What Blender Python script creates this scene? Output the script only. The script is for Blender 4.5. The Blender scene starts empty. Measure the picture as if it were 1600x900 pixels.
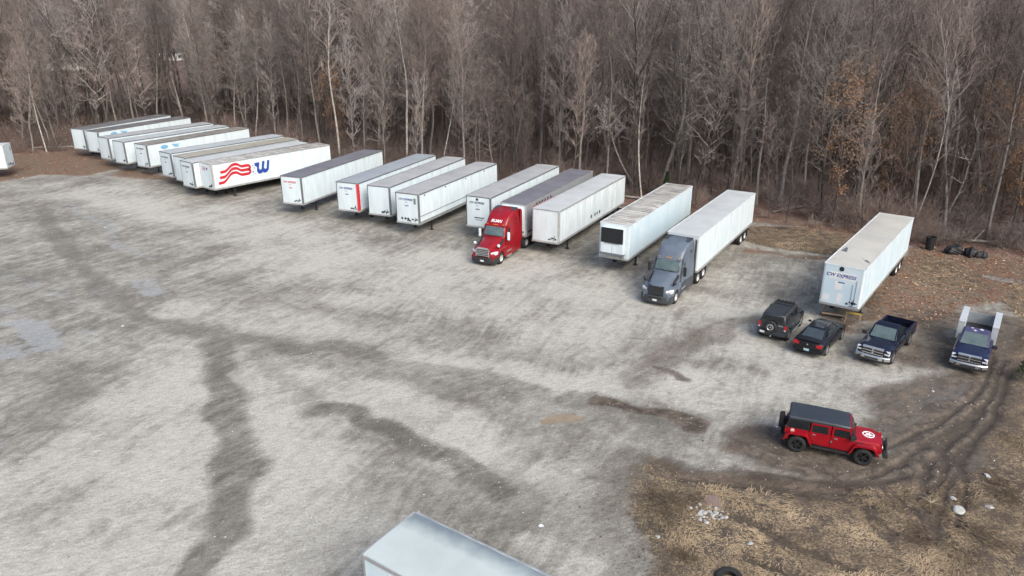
import bpy, bmesh, math, random
import numpy as np
from mathutils import Vector, Matrix
R=math.radians; PI=math.pi
scene=bpy.context.scene
# ------------------------------------------------------------------ camera, world, sun, exposure
cd=bpy.data.cameras.new('camera'); cam=bpy.data.objects.new('camera',cd); scene.collection.objects.link(cam)
cam.location=(0,0,20.385); cd.sensor_width=36; cd.lens=26.0; cd.clip_start=.5; cd.clip_end=6000
cam.rotation_mode='QUATERNION'
cam.rotation_quaternion=(Matrix.Rotation(R(90-20.86),3,'X')@Matrix.Rotation(R(-0.17),3,'Z')).to_quaternion()
scene.camera=cam
SUN_EL,SUN_AZ=R(42),R(150)      # azimuth clockwise from +Y
world=bpy.data.worlds.new('World'); scene.world=world; world.use_nodes=True
wn=world.node_tree.nodes; bg=wn['Background']
sky=wn.new('ShaderNodeTexSky'); sky.sky_type='NISHITA'; sky.sun_disc=False
sky.sun_elevation=SUN_EL; sky.sun_rotation=SUN_AZ; sky.air_density=1.0; sky.dust_density=4.5; sky.ozone_density=1.5
world.node_tree.links.new(sky.outputs[0],bg.inputs[0]); bg.inputs[1].default_value=.12
sl=bpy.data.lights.new('sun','SUN'); sl.energy=1.2; sl.angle=R(38); sl.color=(.97,1,.97)
so=bpy.data.objects.new('sun',sl); scene.collection.objects.link(so)
sd=Vector((math.sin(SUN_AZ)*math.cos(SUN_EL),math.cos(SUN_AZ)*math.cos(SUN_EL),math.sin(SUN_EL)))
so.rotation_euler=sd.to_track_quat('Z','Y').to_euler()
vs=scene.view_settings; vs.view_transform='Standard'; vs.look='None'; vs.exposure=0.86; vs.gamma=1; vs.use_curve_mapping=False
scene.cycles.max_bounces=5; scene.cycles.diffuse_bounces=3; scene.cycles.glossy_bounces=2; scene.cycles.transmission_bounces=2; scene.cycles.volume_bounces=0
scene.cycles.transparent_max_bounces=4

# ------------------------------------------------------------------ helpers
COL=scene.collection
def tag(o,label=None,cat=None,group=None,kind=None):
    if label: o['label']=label
    if cat: o['category']=cat
    if group: o['group']=group
    if kind: o['kind']=kind
    return o
def thing(name,label,cat,loc=(0,0,0),rz=0,group=None):
    o=bpy.data.objects.new(name,None); COL.objects.link(o); o.location=loc; o.rotation_euler=(0,0,rz)
    o.empty_display_size=.3
    return tag(o,label,cat,group)
def copy_tree(o,parent=None):
    c=o.copy(); COL.objects.link(c); c.parent=parent
    for ch in list(o.children): copy_tree(ch,c)
    return c
class MB:
    """collects faces; build() links them as one mesh object"""
    def __init__(s): s.v=[]; s.f=[]
    def add(s,v,f):
        n=len(s.v); s.v+= [tuple(p) for p in v]; s.f+=[tuple(i+n for i in q) for q in f]; return s
    def box(s,x0,x1,y0,y1,z0,z1):
        v=[(x,y,z) for x in (x0,x1) for y in (y0,y1) for z in (z0,z1)]
        return s.add(v,[(0,1,3,2),(4,6,7,5),(0,4,5,1),(2,3,7,6),(0,2,6,4),(1,5,7,3)])
    def prism(s,poly,axis,a,b):
        """poly of 2D points extruded along axis 'x','y','z' from a to b"""
        n=len(poly)
        def P(p,t): return {'x':(t,p[0],p[1]),'y':(p[0],t,p[1]),'z':(p[0],p[1],t)}[axis]
        v=[P(p,a) for p in poly]+[P(p,b) for p in poly]
        return s.add(v,[tuple(range(n))[::-1],tuple(range(n,2*n))]+[(i,(i+1)%n,n+(i+1)%n,n+i) for i in range(n)])
    def tube(s,pts,r,n=6,cap=True):
        pts=[Vector(p) for p in pts]; rr=r if isinstance(r,(list,tuple)) else [r]*len(pts)
        base=len(s.v); prev=None
        for i,p in enumerate(pts):
            d=(pts[min(i+1,len(pts)-1)]-pts[max(i-1,0)]).normalized()
            u=prev-d*prev.dot(d) if prev is not None else d.orthogonal()
            if u.length<1e-4: u=d.orthogonal()
            u.normalize(); w=d.cross(u); prev=u
            for k in range(n):
                a=2*PI*k/n; s.v.append(tuple(p+(u*math.cos(a)+w*math.sin(a))*rr[i]))
        for i in range(len(pts)-1):
            for k in range(n):
                a=base+i*n+k; b=base+i*n+(k+1)%n; s.f.append((a,b,b+n,a+n))
        if cap:
            s.f.append(tuple(base+k for k in range(n))[::-1]); e=base+(len(pts)-1)*n; s.f.append(tuple(e+k for k in range(n)))
        return s
    def lathe(s,prof,c,axis='y',n=20):
        """prof: (radius, offset along axis) closed loop or open; c centre"""
        m=len(prof); base=len(s.v)
        for k in range(n):
            a=2*PI*k/n; ca,sa=math.cos(a),math.sin(a)
            for r,t in prof:
                if axis=='y': s.v.append((c[0]+r*ca,c[1]+t,c[2]+r*sa))
                elif axis=='x': s.v.append((c[0]+t,c[1]+r*ca,c[2]+r*sa))
                else: s.v.append((c[0]+r*ca,c[1]+r*sa,c[2]+t))
        for k in range(n):
            for j in range(m-1):
                a=base+k*m+j; b=base+((k+1)%n)*m+j; s.f.append((a,b,b+1,a+1))
        return s
    def loft(s,rings,cap=True):
        m=len(rings[0]); base=len(s.v)
        for r in rings: s.v+= [tuple(p) for p in r]
        for i in range(len(rings)-1):
            for k in range(m):
                a=base+i*m+k; b=base+i*m+(k+1)%m; s.f.append((a,b,b+m,a+m))
        if cap:
            s.f.append(tuple(base+k for k in range(m))[::-1]); e=base+(len(rings)-1)*m; s.f.append(tuple(e+k for k in range(m)))
        return s
    def xf(s,M,start=0):
        for i in range(start,len(s.v)): s.v[i]=tuple(M@Vector(s.v[i]))
        return s
    def build(s,name,mat,parent=None,bevel=0,seg=2,smooth=False,fix=True,label=None):
        me=bpy.data.meshes.new(name); me.from_pydata(s.v,[],s.f)
        bm=bmesh.new(); bm.from_mesh(me)
        if fix: bmesh.ops.recalc_face_normals(bm,faces=bm.faces)
        if bevel:
            es=[e for e in bm.edges if len(e.link_faces)==2 and e.calc_face_angle(0)>.5]
            bmesh.ops.bevel(bm,geom=es,offset=bevel,segments=seg,affect='EDGES',clamp_overlap=True)
        bm.to_mesh(me); bm.free()
        if smooth:
            me.polygons.foreach_set('use_smooth',[True]*len(me.polygons)); me.set_sharp_from_angle(angle=R(smooth if smooth is not True else 40))
        if mat: me.materials.append(mat)
        o=bpy.data.objects.new(name,me); COL.objects.link(o); o.parent=parent
        if label: o['label']=label
        return o
def text_mesh(txt,size,M,name,mat,parent,shear=0,depth=.004,bold=0,width=1.0):
    cu=bpy.data.curves.new(name,'FONT'); cu.body=txt; cu.size=size; cu.extrude=depth/2; cu.shear=shear; cu.offset=bold
    cu.align_x='CENTER'; cu.align_y='CENTER'; cu.resolution_u=3
    t=bpy.data.objects.new(name+'_curve',cu); COL.objects.link(t)
    bpy.context.view_layer.update()
    me=bpy.data.meshes.new_from_object(t.evaluated_get(bpy.context.evaluated_depsgraph_get()))
    bpy.data.objects.remove(t); me.transform(M@Matrix.Diagonal((width,1,1,1))); me.name=name
    me.materials.clear(); me.materials.append(mat)
    o=bpy.data.objects.new(name,me); COL.objects.link(o); o.parent=parent; return o
# ------------------------------------------------------------------ materials
def mat(name,col,rough=.6,metal=0,var=.12,scale=1.5,bump=0,col2=None,spec=.5,rnd=0,fine=0,coat=0,stretch=(1,1,1)):
    m=bpy.data.materials.new(name); m.use_nodes=True; nt=m.node_tree; N=nt.nodes; b=N['Principled BSDF']
    tc=N.new('ShaderNodeTexCoord'); mp=N.new('ShaderNodeMapping'); mp.inputs['Scale'].default_value=stretch
    nt.links.new(tc.outputs['Object'],mp.inputs[0])
    nz=N.new('ShaderNodeTexNoise'); nz.inputs['Scale'].default_value=scale; nz.inputs['Detail'].default_value=5; nz.inputs['Roughness'].default_value=.6
    nt.links.new(mp.outputs[0],nz.inputs['Vector'])
    mx=N.new('ShaderNodeMix'); mx.data_type='RGBA'
    c2=col2 or tuple(c*(1-var*2) for c in col)
    mx.inputs[6].default_value=(*col,1); mx.inputs[7].default_value=(*c2,1)
    mr=N.new('ShaderNodeMapRange'); mr.inputs[1].default_value=.38; mr.inputs[2].default_value=.68
    nt.links.new(nz.outputs[0],mr.inputs[0]); nt.links.new(mr.outputs[0],mx.inputs[0])
    out=mx.outputs[2]
    if rnd:
        oi=N.new('ShaderNodeObjectInfo'); hs=N.new('ShaderNodeHueSaturation')
        m2=N.new('ShaderNodeMapRange'); m2.inputs[3].default_value=1-rnd; m2.inputs[4].default_value=1+rnd
        nt.links.new(oi.outputs['Random'],m2.inputs[0]); nt.links.new(m2.outputs[0],hs.inputs['Value']); nt.links.new(out,hs.inputs['Color']); out=hs.outputs[0]
    nt.links.new(out,b.inputs['Base Color'])
    b.inputs['Roughness'].default_value=rough; b.inputs['Metallic'].default_value=metal; b.inputs['Specular IOR Level'].default_value=spec
    if coat: b.inputs['Coat Weight'].default_value=coat; b.inputs['Coat Roughness'].default_value=.08
    if bump:
        bp=N.new('ShaderNodeBump'); bp.inputs['Strength'].default_value=bump; bp.inputs['Distance'].default_value=.02
        nt.links.new(nz.outputs[0],bp.inputs['Height']); nt.links.new(bp.outputs[0],b.inputs['Normal'])
    return m
LINES={'dark': [([(-50.7, 77.0), (-43.2, 67.5), (-35.8, 58.3), (-29.8, 51.7), (-25.3, 47.7), (-20.1, 45.0), (-14.4, 43.2), (-9.7, 42.0), (-5.5, 40.2), (-1.5, 38.7), (2.1, 36.8), (5.6, 35.4), (9.5, 34.2)], 1.37, 0.8), ([(-25.3, 47.7), (-20.1, 45.2), (-14.5, 43.4), (-9.7, 42.2), (-6.2, 40.4)], 0.72, 0.64), ([(-9.7, 42.0), (-5.3, 39.2), (-1.5, 37.2), (1.7, 35.4)], 2.72, 0.58), ([(-45.1, 70.8), (-37.6, 61.7), (-32.2, 57.6), (-29.0, 58.6), (-24.3, 57.6), (-17.8, 53.4), (-12.8, 48.7), (-7.9, 46.4), (-3.4, 44.7), (0.8, 42.8), (5.2, 41.6), (8.5, 42.6), (12.7, 46.6)], 0.94, 0.48), ([(-12.7, 48.5), (-6.8, 45.1), (-1.7, 43.1), (3.2, 41.2), (7.1, 41.2)], 1.87, 0.37), ([(-19.6, 43.7), (-17.7, 39.6), (-15.8, 35.1), (-13.6, 31.4), (-12.7, 27.8), (-12.0, 25.2), (-12.1, 22.6)], 1.5, 0.95), ([(-18.5, 43.2), (-16.2, 38.0), (-14.2, 33.8)], 0.5, 0.45), ([(-16.2, 42.3), (-13.5, 39.2), (-11.4, 36.1), (-9.6, 34.5)], 0.8, 0.5), ([(-16.2, 42.3), (-13.5, 39.2), (-11.4, 36.1), (-9.6, 34.5)], 1.2, 0.67), ([(-8.3, 35.1), (-7.1, 35.9), (-5.1, 34.4)], 0.9, 0.56), ([(-10.2, 35.1), (-8.1, 34.1), (-5.9, 32.8), (-3.4, 30.7), (-2.0, 28.9), (-0.8, 27.9)], 1.37, 0.95), ([(-12.4, 36.5), (-10.4, 32.5), (-8.4, 29.2), (-7.2, 26.8)], 0.58, 0.37), ([(-8.6, 22.6), (-7.8, 24.4), (-6.7, 26.4), (-4.6, 27.7), (-1.8, 27.7), (1.6, 26.4), (4.1, 23.9)], 1.87, 0.53), ([(-31.9, 41.5), (-28.7, 40.1), (-25.6, 38.1), (-24.7, 35.2), (-25.2, 32.6), (-25.9, 30.4)], 3.06, 0.48), ([(-25.6, 38.1), (-23.9, 41.4), (-24.4, 45.3), (-26.6, 51.0)], 1.3, 0.37), ([(-52.4, 73.3), (-47.7, 72.0), (-39.0, 66.5)], 1.44, 0.37), ([(-2.9, 27.7), (-0.9, 30.2), (0.9, 31.9), (3.3, 33.4)], 1.01, 0.53), ([(2.3, 33.4), (4.5, 35.0), (7.4, 37.9), (10.3, 41.2)], 0.36, 0.31), ([(2.5, 31.3), (4.9, 30.2), (7.1, 29.1)], 2.98, 0.53), ([(1.4, 27.2), (3.6, 26.4), (5.5, 25.1)], 3.4, 0.58), ([(5.1, 41.2), (8.1, 42.3), (11.1, 45.0), (14.9, 48.0)], 0.86, 0.43), ([(-8.6, 45.2), (-6.5, 42.7), (-5.6, 40.0)], 0.18, 0.53), ([(-7.6, 45.7), (-5.4, 43.1), (-4.6, 40.2)], 0.18, 0.53), ([(-4.2, 44.6), (-2.7, 42.6), (-2.2, 40.4)], 0.18, 0.48), ([(-3.6, 45.1), (-1.9, 43.1), (-1.3, 40.8)], 0.18, 0.48), ([(-29.1, 92.4), (-19.1, 76.7), (-10.2, 71.6), (-3.6, 67.1)], 2.98, 0.37), ([(-39.1, 89.0), (-31.7, 85.5), (-23.9, 79.4)], 3.4, 0.37), ([(2.3, 62.2), (8.0, 57.9), (11.7, 61.2)], 2.55, 0.31), ([(16.9, 59.5), (21.2, 57.8), (23.1, 50.6)], 2.55, 0.31), ([(15.9, 57.8), (21.5, 62.0), (25.6, 61.1)], 1.08, 0.31)], 'lite': [([(-49.1, 85.8), (-36.9, 76.9), (-27.0, 71.8), (-17.2, 63.3), (-8.1, 55.0), (-1.9, 50.9)], 4.5, 0.8), ([(-20.7, 61.5), (-12.8, 58.1), (-5.5, 59.7), (1.0, 56.4), (7.4, 49.5), (4.3, 45.1)], 4.5, 0.8), ([(-11.4, 50.9), (-4.6, 49.6), (1.7, 46.1), (6.7, 44.0)], 2.0, 0.5), ([(-23.3, 49.8), (-16.9, 47.4), (-10.3, 45.2)], 2.0, 0.7), ([(-6.0, 41.3), (-1.6, 40.0), (2.9, 37.9), (6.6, 37.9), (10.5, 38.6)], 2.0, 1.0), ([(10.7, 36.4), (16.6, 37.8), (21.7, 38.6)], 2.2, 0.8), ([(8.0, 47.2), (13.2, 50.7), (15.8, 41.1), (20.2, 37.8)], 2.2, 0.7), ([(-13.6, 38.8), (-8.8, 37.2), (-4.1, 34.4), (-1.3, 31.3), (-2.5, 30.2)], 1.7, 0.9), ([(-22.8, 28.3), (-21.0, 30.3), (-20.8, 35.1), (-20.7, 39.7), (-20.6, 43.2)], 2.6, 0.8), ([(-18.0, 24.0), (-16.6, 26.4), (-16.3, 30.3), (-17.4, 35.1)], 3.0, 1.0), ([(-9.3, 24.0), (-9.1, 27.3), (-11.4, 31.4), (-13.6, 36.5)], 3.2, 0.9), ([(-20.1, 23.3), (-16.4, 22.9), (-13.8, 23.6)], 3.0, 0.9), ([(-16.7, 41.4), (-12.6, 38.0)], 2.0, 0.6), ([(13.5, 56.3), (16.7, 54.8), (17.6, 49.5)], 1.6, 0.4), ([(1.3, 24.3), (2.0, 23.2), (2.4, 22.5)], 1.2, 0.7), ([(1.5, 29.4), (2.4, 28.9)], 1.2, 0.6)], 'pale': [([(-34.7, 47.0), (-32.2, 45.3), (-30.3, 42.8)], 1.5, 1.0), ([(-33.1, 43.3), (-31.5, 41.5)], 0.9, 0.8), ([(-30.2, 46.4), (-28.2, 44.3)], 0.7, 0.6), ([(-26.7, 40.1), (-26.5, 41.0)], 0.5, 0.6), ([(-25.8, 32.0), (-25.1, 31.7)], 0.6, 0.7), ([(-29.3, 55.2), (-27.3, 53.0)], 1.2, 0.8), ([(-49.5, 79.8), (-41.9, 73.1), (-37.0, 65.5), (-31.6, 60.8)], 0.8, 0.7), ([(-49.5, 79.8), (-43.8, 78.3)], 1.4, 0.5), ([(-30.5, 55.2), (-31.6, 52.4)], 1.3, 0.5), ([(-7.0, 35.1), (-4.8, 34.4)], 0.8, 0.5), ([(-8.4, 34.7), (-7.8, 34.7)], 0.5, 0.6), ([(-36.8, 49.9), (-33.4, 48.1)], 0.9, 0.6), ([(-41.8, 56.8), (-36.8, 53.8), (-32.4, 51.1)], 1.0, 0.6), ([(25.2, 37.8), (23.8, 35.9)], 0.6, 1.0), ([(28.8, 52.6), (28.2, 49.4), (27.1, 50.0)], 1.8, 0.8), ([(37.9, 55.2), (39.6, 54.6)], 0.55, 1.0), ([(33.1, 52.5), (33.1, 51.6)], 0.6, 0.6), ([(2.4, 28.9), (1.7, 28.2)], 1.0, 0.5), ([(17.6, 29.6), (18.8, 30.4)], 0.5, 0.6), ([(-12.0, 24.8), (-11.6, 24.0)], 0.5, 0.6), ([(3.3, 23.6), (3.9, 22.7)], 0.8, 0.4)], 'mud': [([(7.5, 38.7), (10.6, 42.5), (13.8, 45.5), (16.4, 47.1)], 1.6, 0.6), ([(4.5, 35.7), (7.0, 35.4), (8.9, 34.6), (9.7, 33.7)], 0.6, 1.0), ([(8.8, 39.9), (9.7, 38.6)], 0.5, 0.8), ([(12.5, 31.8), (14.2, 30.4), (16.2, 29.3), (19.0, 30.1), (22.0, 32.4), (25.6, 35.6), (29.4, 40.2)], 2.2, 1.0), ([(20.7, 34.9), (23.5, 37.0), (26.2, 38.5)], 2.2, 0.8), ([(19.1, 33.0), (21.7, 34.2)], 2.0, 0.8), ([(24.5, 41.1), (27.0, 42.9), (27.8, 45.9)], 1.6, 0.8), ([(24.3, 37.8), (28.3, 37.8)], 2.0, 0.8), ([(28.4, 47.0), (33.6, 47.0), (30.5, 42.0), (26.1, 42.0)], 2.2, 0.85), ([(24.3, 46.0), (28.4, 47.0)], 1.2, 0.6), ([(7.2, 29.4), (10.3, 28.9), (13.9, 28.1), (17.7, 28.8)], 1.4, 0.8), ([(6.9, 27.9), (8.9, 26.8), (9.8, 25.9)], 1.2, 0.5), ([(5.5, 30.2), (4.4, 26.4), (5.0, 23.2)], 1.4, 0.5), ([(36.3, 50.5), (33.2, 44.9), (29.8, 40.2)], 0.7, 0.4), ([(21.7, 46.0), (26.9, 50.6)], 1.5, 0.7)], 'rut': [([(30.3, 41.0), (27.3, 37.0), (24.1, 33.6), (20.9, 30.9), (18.9, 28.8)], 0.18, 1.0), ([(30.0, 39.8), (27.3, 36.3), (24.1, 32.8), (21.2, 30.4), (19.2, 28.1)], 0.18, 1.0), ([(30.3, 42.0), (27.2, 37.8), (24.1, 34.9), (20.9, 32.7), (18.3, 31.2)], 0.16, 0.9), ([(23.6, 33.9), (20.1, 31.2), (16.6, 28.8), (14.1, 28.5)], 0.2, 0.8), ([(23.0, 31.8), (21.1, 29.6), (18.6, 26.7), (17.1, 24.3)], 0.18, 0.9), ([(11.4, 29.4), (13.5, 28.7), (15.7, 28.2), (18.7, 29.1)], 0.18, 0.8), ([(7.7, 28.7), (10.1, 28.1), (13.6, 27.4), (16.4, 26.7)], 0.16, 0.8), ([(14.7, 29.4), (15.2, 27.6), (15.1, 25.1), (15.3, 23.9)], 0.16, 0.8), ([(16.8, 28.1), (17.0, 25.6), (17.8, 24.3)], 0.16, 0.8), ([(15.1, 28.6), (15.3, 26.9), (15.7, 25.4), (15.8, 24.9)], 0.17, 1.0), ([(17.1, 27.6), (17.3, 26.3), (17.8, 24.8)], 0.19, 1.0), ([(9.5, 26.0), (10.4, 25.3), (11.6, 24.1), (12.9, 23.0)], 0.31, 1.0), ([(9.2, 23.6), (10.2, 23.0), (11.0, 22.5)], 0.25, 1.0), ([(21.2, 30.1), (20.9, 28.8), (20.0, 27.2), (18.5, 25.4)], 0.22, 1.0), ([(19.8, 30.1), (18.7, 28.1), (17.8, 27.2)], 0.22, 1.0), ([(21.2, 31.2), (19.9, 28.8)], 0.19, 1.0), ([(10.2, 28.4), (12.7, 27.9), (15.1, 27.6), (17.1, 27.6)], 0.15, 0.8), ([(4.9, 23.8), (5.9, 23.0)], 0.12, 0.8), ([(25.1, 34.9), (23.0, 33.0), (20.8, 31.2)], 0.19, 0.8), ([(25.4, 34.2), (23.0, 31.8), (20.8, 30.1)], 0.19, 0.8), ([(21.4, 33.6), (24.1, 34.9), (27.2, 37.8)], 0.19, 0.6)]}
POLYS={'grass': [([(6.4, 30.2), (8.4, 29.4), (11.2, 28.9), (14.1, 28.6), (17.5, 28.3), (19.9, 29.1), (22.0, 30.4), (25.3, 34.2), (29.0, 38.5), (35.0, 47.0), (36.3, 50.5), (40.3, 54.6), (70.3, 54.3), (30.3, 13.1), (1.6, 13.1), (4.9, 21.5), (5.2, 24.3), (5.1, 26.8)], 1.6, 1.0), ([(23.2, 70.8), (32.2, 68.9), (31.8, 65.7), (28.0, 61.4), (24.3, 62.0), (21.6, 65.2)], 0.8, 1.0), ([(35.2, 61.9), (37.8, 61.0), (39.1, 57.6), (37.5, 53.2), (33.0, 50.6), (31.6, 53.2), (32.5, 57.7)], 1.6, 0.7)], 'leaf': [([(23.7, 47.1), (27.6, 52.6), (33.7, 61.0), (36.6, 64.7), (45.0, 60.0), (45.3, 54.5), (37.2, 50.5), (34.9, 50.5), (32.3, 49.3), (29.7, 47.0), (27.8, 45.9), (26.4, 47.6)], 1.2, 1.0), ([(-75.1, 100.2), (-73.9, 112.6), (-68.9, 115.8), (-52.2, 99.9), (-55.5, 94.7), (-62.0, 95.9), (-63.9, 91.1), (-67.5, 89.4)], 1.5, 1.0), ([(-52.2, 99.9), (-40.5, 92.6), (-36.2, 85.6), (-43.0, 90.8), (-52.1, 94.6)], 2.0, 0.8), ([(20.9, 63.9), (24.0, 61.1), (28.4, 61.1), (28.2, 59.4), (23.6, 60.2), (20.3, 62.0)], 0.8, 0.7), ([(20.9, 46.5), (24.2, 47.6), (23.4, 44.9), (20.9, 44.9)], 0.8, 0.8)]}
# ------------------------------------------------------------------ ground (one sheet to the horizon, wear masks and a painted sky-sheen mask stored per vertex)
EDGE=[(-2000,80),(-200,88),(-130,97),(-84,106),(-68,113),(-52,121),(-38,113),(-30,105),(-22,97.5),(-8,89.5),(6,83),(18,74.5),(24,72),(30,69),(36,64.5),(44,60),(60,53),(90,42),(200,20),(2000,0)]
ex=np.array([e[0] for e in EDGE],float); ey=np.array([e[1] for e in EDGE],float)
def edge_y(x): return np.interp(x,ex,ey)
def grow(a,b,step,far):
    c=list(np.arange(a,b,step)); s=step; lo=[]; v=a
    while v>-far: s*=1.25; v-=s; lo.append(v)
    s=step; hi=[]; v=c[-1]
    while v<far: s*=1.25; v+=s; hi.append(v)
    return np.array(lo[::-1]+c+hi)
gx=grow(-92,56,.21,3500)
_c=[14.0]
while _c[-1]<128: _c.append(_c[-1]+.13+.0026*(_c[-1]-14))
gy=grow(0,14,.5,3500); gy=np.concatenate([gy[gy<13.6],np.array(_c),(lambda v:v[v>128.6])(grow(100,129,.5,3500))])
X,Y=np.meshgrid(gx,gy); shp=X.shape; X=X.ravel(); Y=Y.ravel()
rng=np.random.default_rng(5)
def vnoise(x,y,s,seed):
    """smooth value noise"""
    r=np.random.default_rng(seed).random((256,256)); u=x/s; v=y/s; i=np.floor(u).astype(int); j=np.floor(v).astype(int); fu=u-i; fv=v-j
    fu=fu*fu*(3-2*fu); fv=fv*fv*(3-2*fv); i0=i%256; i1=(i+1)%256; j0=j%256; j1=(j+1)%256
    return (r[i0,j0]*(1-fu)+r[i1,j0]*fu)*(1-fv)+(r[i0,j1]*(1-fu)+r[i1,j1]*fu)*fv
def sm(t): t=np.clip(t,0,1); return t*t*(3-2*t)
def catmull(p,n=6):
    p=[np.array(q) for q in p]
    if len(p)<3: return p
    p=[2*p[0]-p[1]]+p+[2*p[-1]-p[-2]]; o=[]
    for i in range(1,len(p)-2):
        for k in range(n):
            t=k/n; o.append(.5*((2*p[i])+(p[i+1]-p[i-1])*t+(2*p[i-1]-5*p[i]+4*p[i+1]-p[i+2])*t*t+(3*p[i]-p[i-1]-3*p[i+1]+p[i+2])*t**3))
    return o+[p[-2]]
def line_mask(x,y,pts,w,s):
    pts=catmull(pts); q=np.array(pts); mg=w*1.4+.1; out=np.zeros(x.shape)
    sel=(x>q[:,0].min()-mg)&(x<q[:,0].max()+mg)&(y>q[:,1].min()-mg)&(y<q[:,1].max()+mg)
    if not sel.any(): return out
    x=x[sel]; y=y[sel]; d=np.full(x.shape,1e9)
    for a,b in zip(pts[:-1],pts[1:]):
        ab=b-a; t=np.clip(((x-a[0])*ab[0]+(y-a[1])*ab[1])/max(ab@ab,1e-6),0,1)
        d=np.minimum(d,np.hypot(x-a[0]-ab[0]*t,y-a[1]-ab[1]*t))
    out[sel]=s*sm(1-(d/w-.35)/1.0); return out
def poly_mask(x,y,pts,w,s):
    ins=np.zeros(x.shape,bool); d=np.full(x.shape,1e9)
    for (ax,ay),(bx,by) in zip(pts,pts[1:]+pts[:1]):
        if ay!=by: ins^=((ay>y)!=(by>y))&(x<(bx-ax)*(y-ay)/(by-ay)+ax)
        vx,vy=bx-ax,by-ay; t=np.clip(((x-ax)*vx+(y-ay)*vy)/max(vx*vx+vy*vy,1e-6),0,1); d=np.minimum(d,np.hypot(x-ax-vx*t,y-ay-vy*t))
    sd=np.where(ins,d,-d); return s*sm(.5+sd/(2*w))
def offset_line(p,o):
    p=[np.array(q) for q in catmull(p,4)]; out=[]
    for i in range(len(p)):
        d=p[min(i+1,len(p)-1)]-p[max(i-1,0)]; d=d/np.hypot(*d); out.append((p[i][0]-d[1]*o,p[i][1]+d[0]*o))
    return out[::3]+[out[-1]]
TYRES=[]
_r=random.Random(12)
# paired wheel tracks: arcs that swing off the main lane into the parking slots, and passes along the lane
for k in range(15):
    sx=-32+k*4.1+_r.uniform(-1,1); nose=np.array([sx,82-.72*(sx+32)-8]); h=R(60+_r.uniform(-5,5)); d=np.array([math.cos(h),math.sin(h)])
    c=[tuple(nose+d*6),tuple(nose),tuple(nose-d*8),tuple(nose-d*15+np.array([_r.uniform(-6,6),0])),tuple(nose-d*20+np.array([_r.choice((-16,14)),_r.uniform(-3,3)]))]
    for o in (-.95,.95): TYRES.append((offset_line(c,o),.30,_r.uniform(.3,.65)))
for k in range(9):
    y0=_r.uniform(-4,5); c=[(-52+_r.uniform(-4,4),78+y0),(-38,63+y0),(-22,51+y0*.8),(-6,43+y0*.6),(8,37+y0*.4),(16,36+y0*.5),(24,40+y0*.3)]
    for o in (-.95,.95): TYRES.append((offset_line(c,o),.28,_r.uniform(.3,.6)))
for k in range(6):
    x0=_r.uniform(-22,0); c=[(x0-6,16),(x0,26),(x0+4,34),(x0+12,42),(x0+20,52)]
    for o in (-.95,.95): TYRES.append((offset_line(c,o),.26,_r.uniform(.2,.5)))
def masks(x,y):
    wx=x+(vnoise(x,y,2.3,1)-.5)*1.3+(vnoise(x,y,.8,2)-.5)*.5; wy=y+(vnoise(x,y,2.3,3)-.5)*1.3+(vnoise(x,y,.8,4)-.5)*.5
    M={}
    for k in ('dark','lite','pale','mud'):
        m=np.zeros(x.shape)
        for p,w,s in LINES[k]: m=np.maximum(m,line_mask(wx,wy,p,w,s))
        M[k]=m
    m=np.zeros(x.shape); rx=x+(vnoise(x,y,1.1,7)-.5)*.25; ry=y+(vnoise(x,y,1.1,8)-.5)*.25
    for p,w,s in LINES['rut']: m=np.maximum(m,line_mask(rx,ry,p,w,s))
    M['rut']=m
    m=np.zeros(x.shape); tx=x+(vnoise(x,y,3,17)-.5)*.3; ty=y+(vnoise(x,y,3,18)-.5)*.3
    for p,w,s in TYRES: m=np.maximum(m,line_mask(tx,ty,p,w,s))
    M['dark']=np.maximum(M['dark'],m*(.35+.9*vnoise(x,y,2.2,19)))
    for k in ('grass','leaf'):
        m=np.zeros(x.shape)
        for p,w,s in POLYS[k]: m=np.maximum(m,poly_mask(wx,wy,p,w,s))
        M[k]=m
    M['forest']=sm((wy-edge_y(wx)+1.5)/3.0)
    M['blades']=np.clip(M['grass']-M['mud']*.6-M['rut'],0,1); return M
M=masks(X,Y)
Z=(vnoise(X,Y,9,11)-.5)*.10*M['grass']+(vnoise(X,Y,1.2,12)-.5)*.10*M['grass']-M['rut']*.14+(vnoise(X,Y,14,13)-.5)*.9*M['forest']-.02*M['dark']
Z+=M['forest']*np.clip((Y-edge_y(X))/40,0,1)*(vnoise(X,Y,60,14)-.4)*2.0
Z[np.hypot(X,Y)>400]=0
me=bpy.data.meshes.new('ground'); ny,nx=shp
me.vertices.add(nx*ny); me.vertices.foreach_set('co',np.stack([X,Y,Z],1).ravel())
ii,jj=np.meshgrid(np.arange(ny-1),np.arange(nx-1),indexing='ij'); a=(ii*nx+jj).ravel()
F=np.stack([a,a+1,a+nx+1,a+nx],1); nf=len(F)
me.loops.add(nf*4); me.loops.foreach_set('vertex_index',F.ravel()); me.polygons.add(nf); me.polygons.foreach_set('loop_start',np.arange(nf)*4)
me.update(calc_edges=True); me.polygons.foreach_set('use_smooth',np.ones(nf,bool))
for nm,ks in (('wear_sheen_a',('dark','lite','pale','mud')),('wear_b',('grass','leaf','rut','forest'))):
    at=me.color_attributes.new(nm,'FLOAT_COLOR','POINT'); at.data.foreach_set('color',np.stack([M[k] for k in ks],1).ravel())
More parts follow.
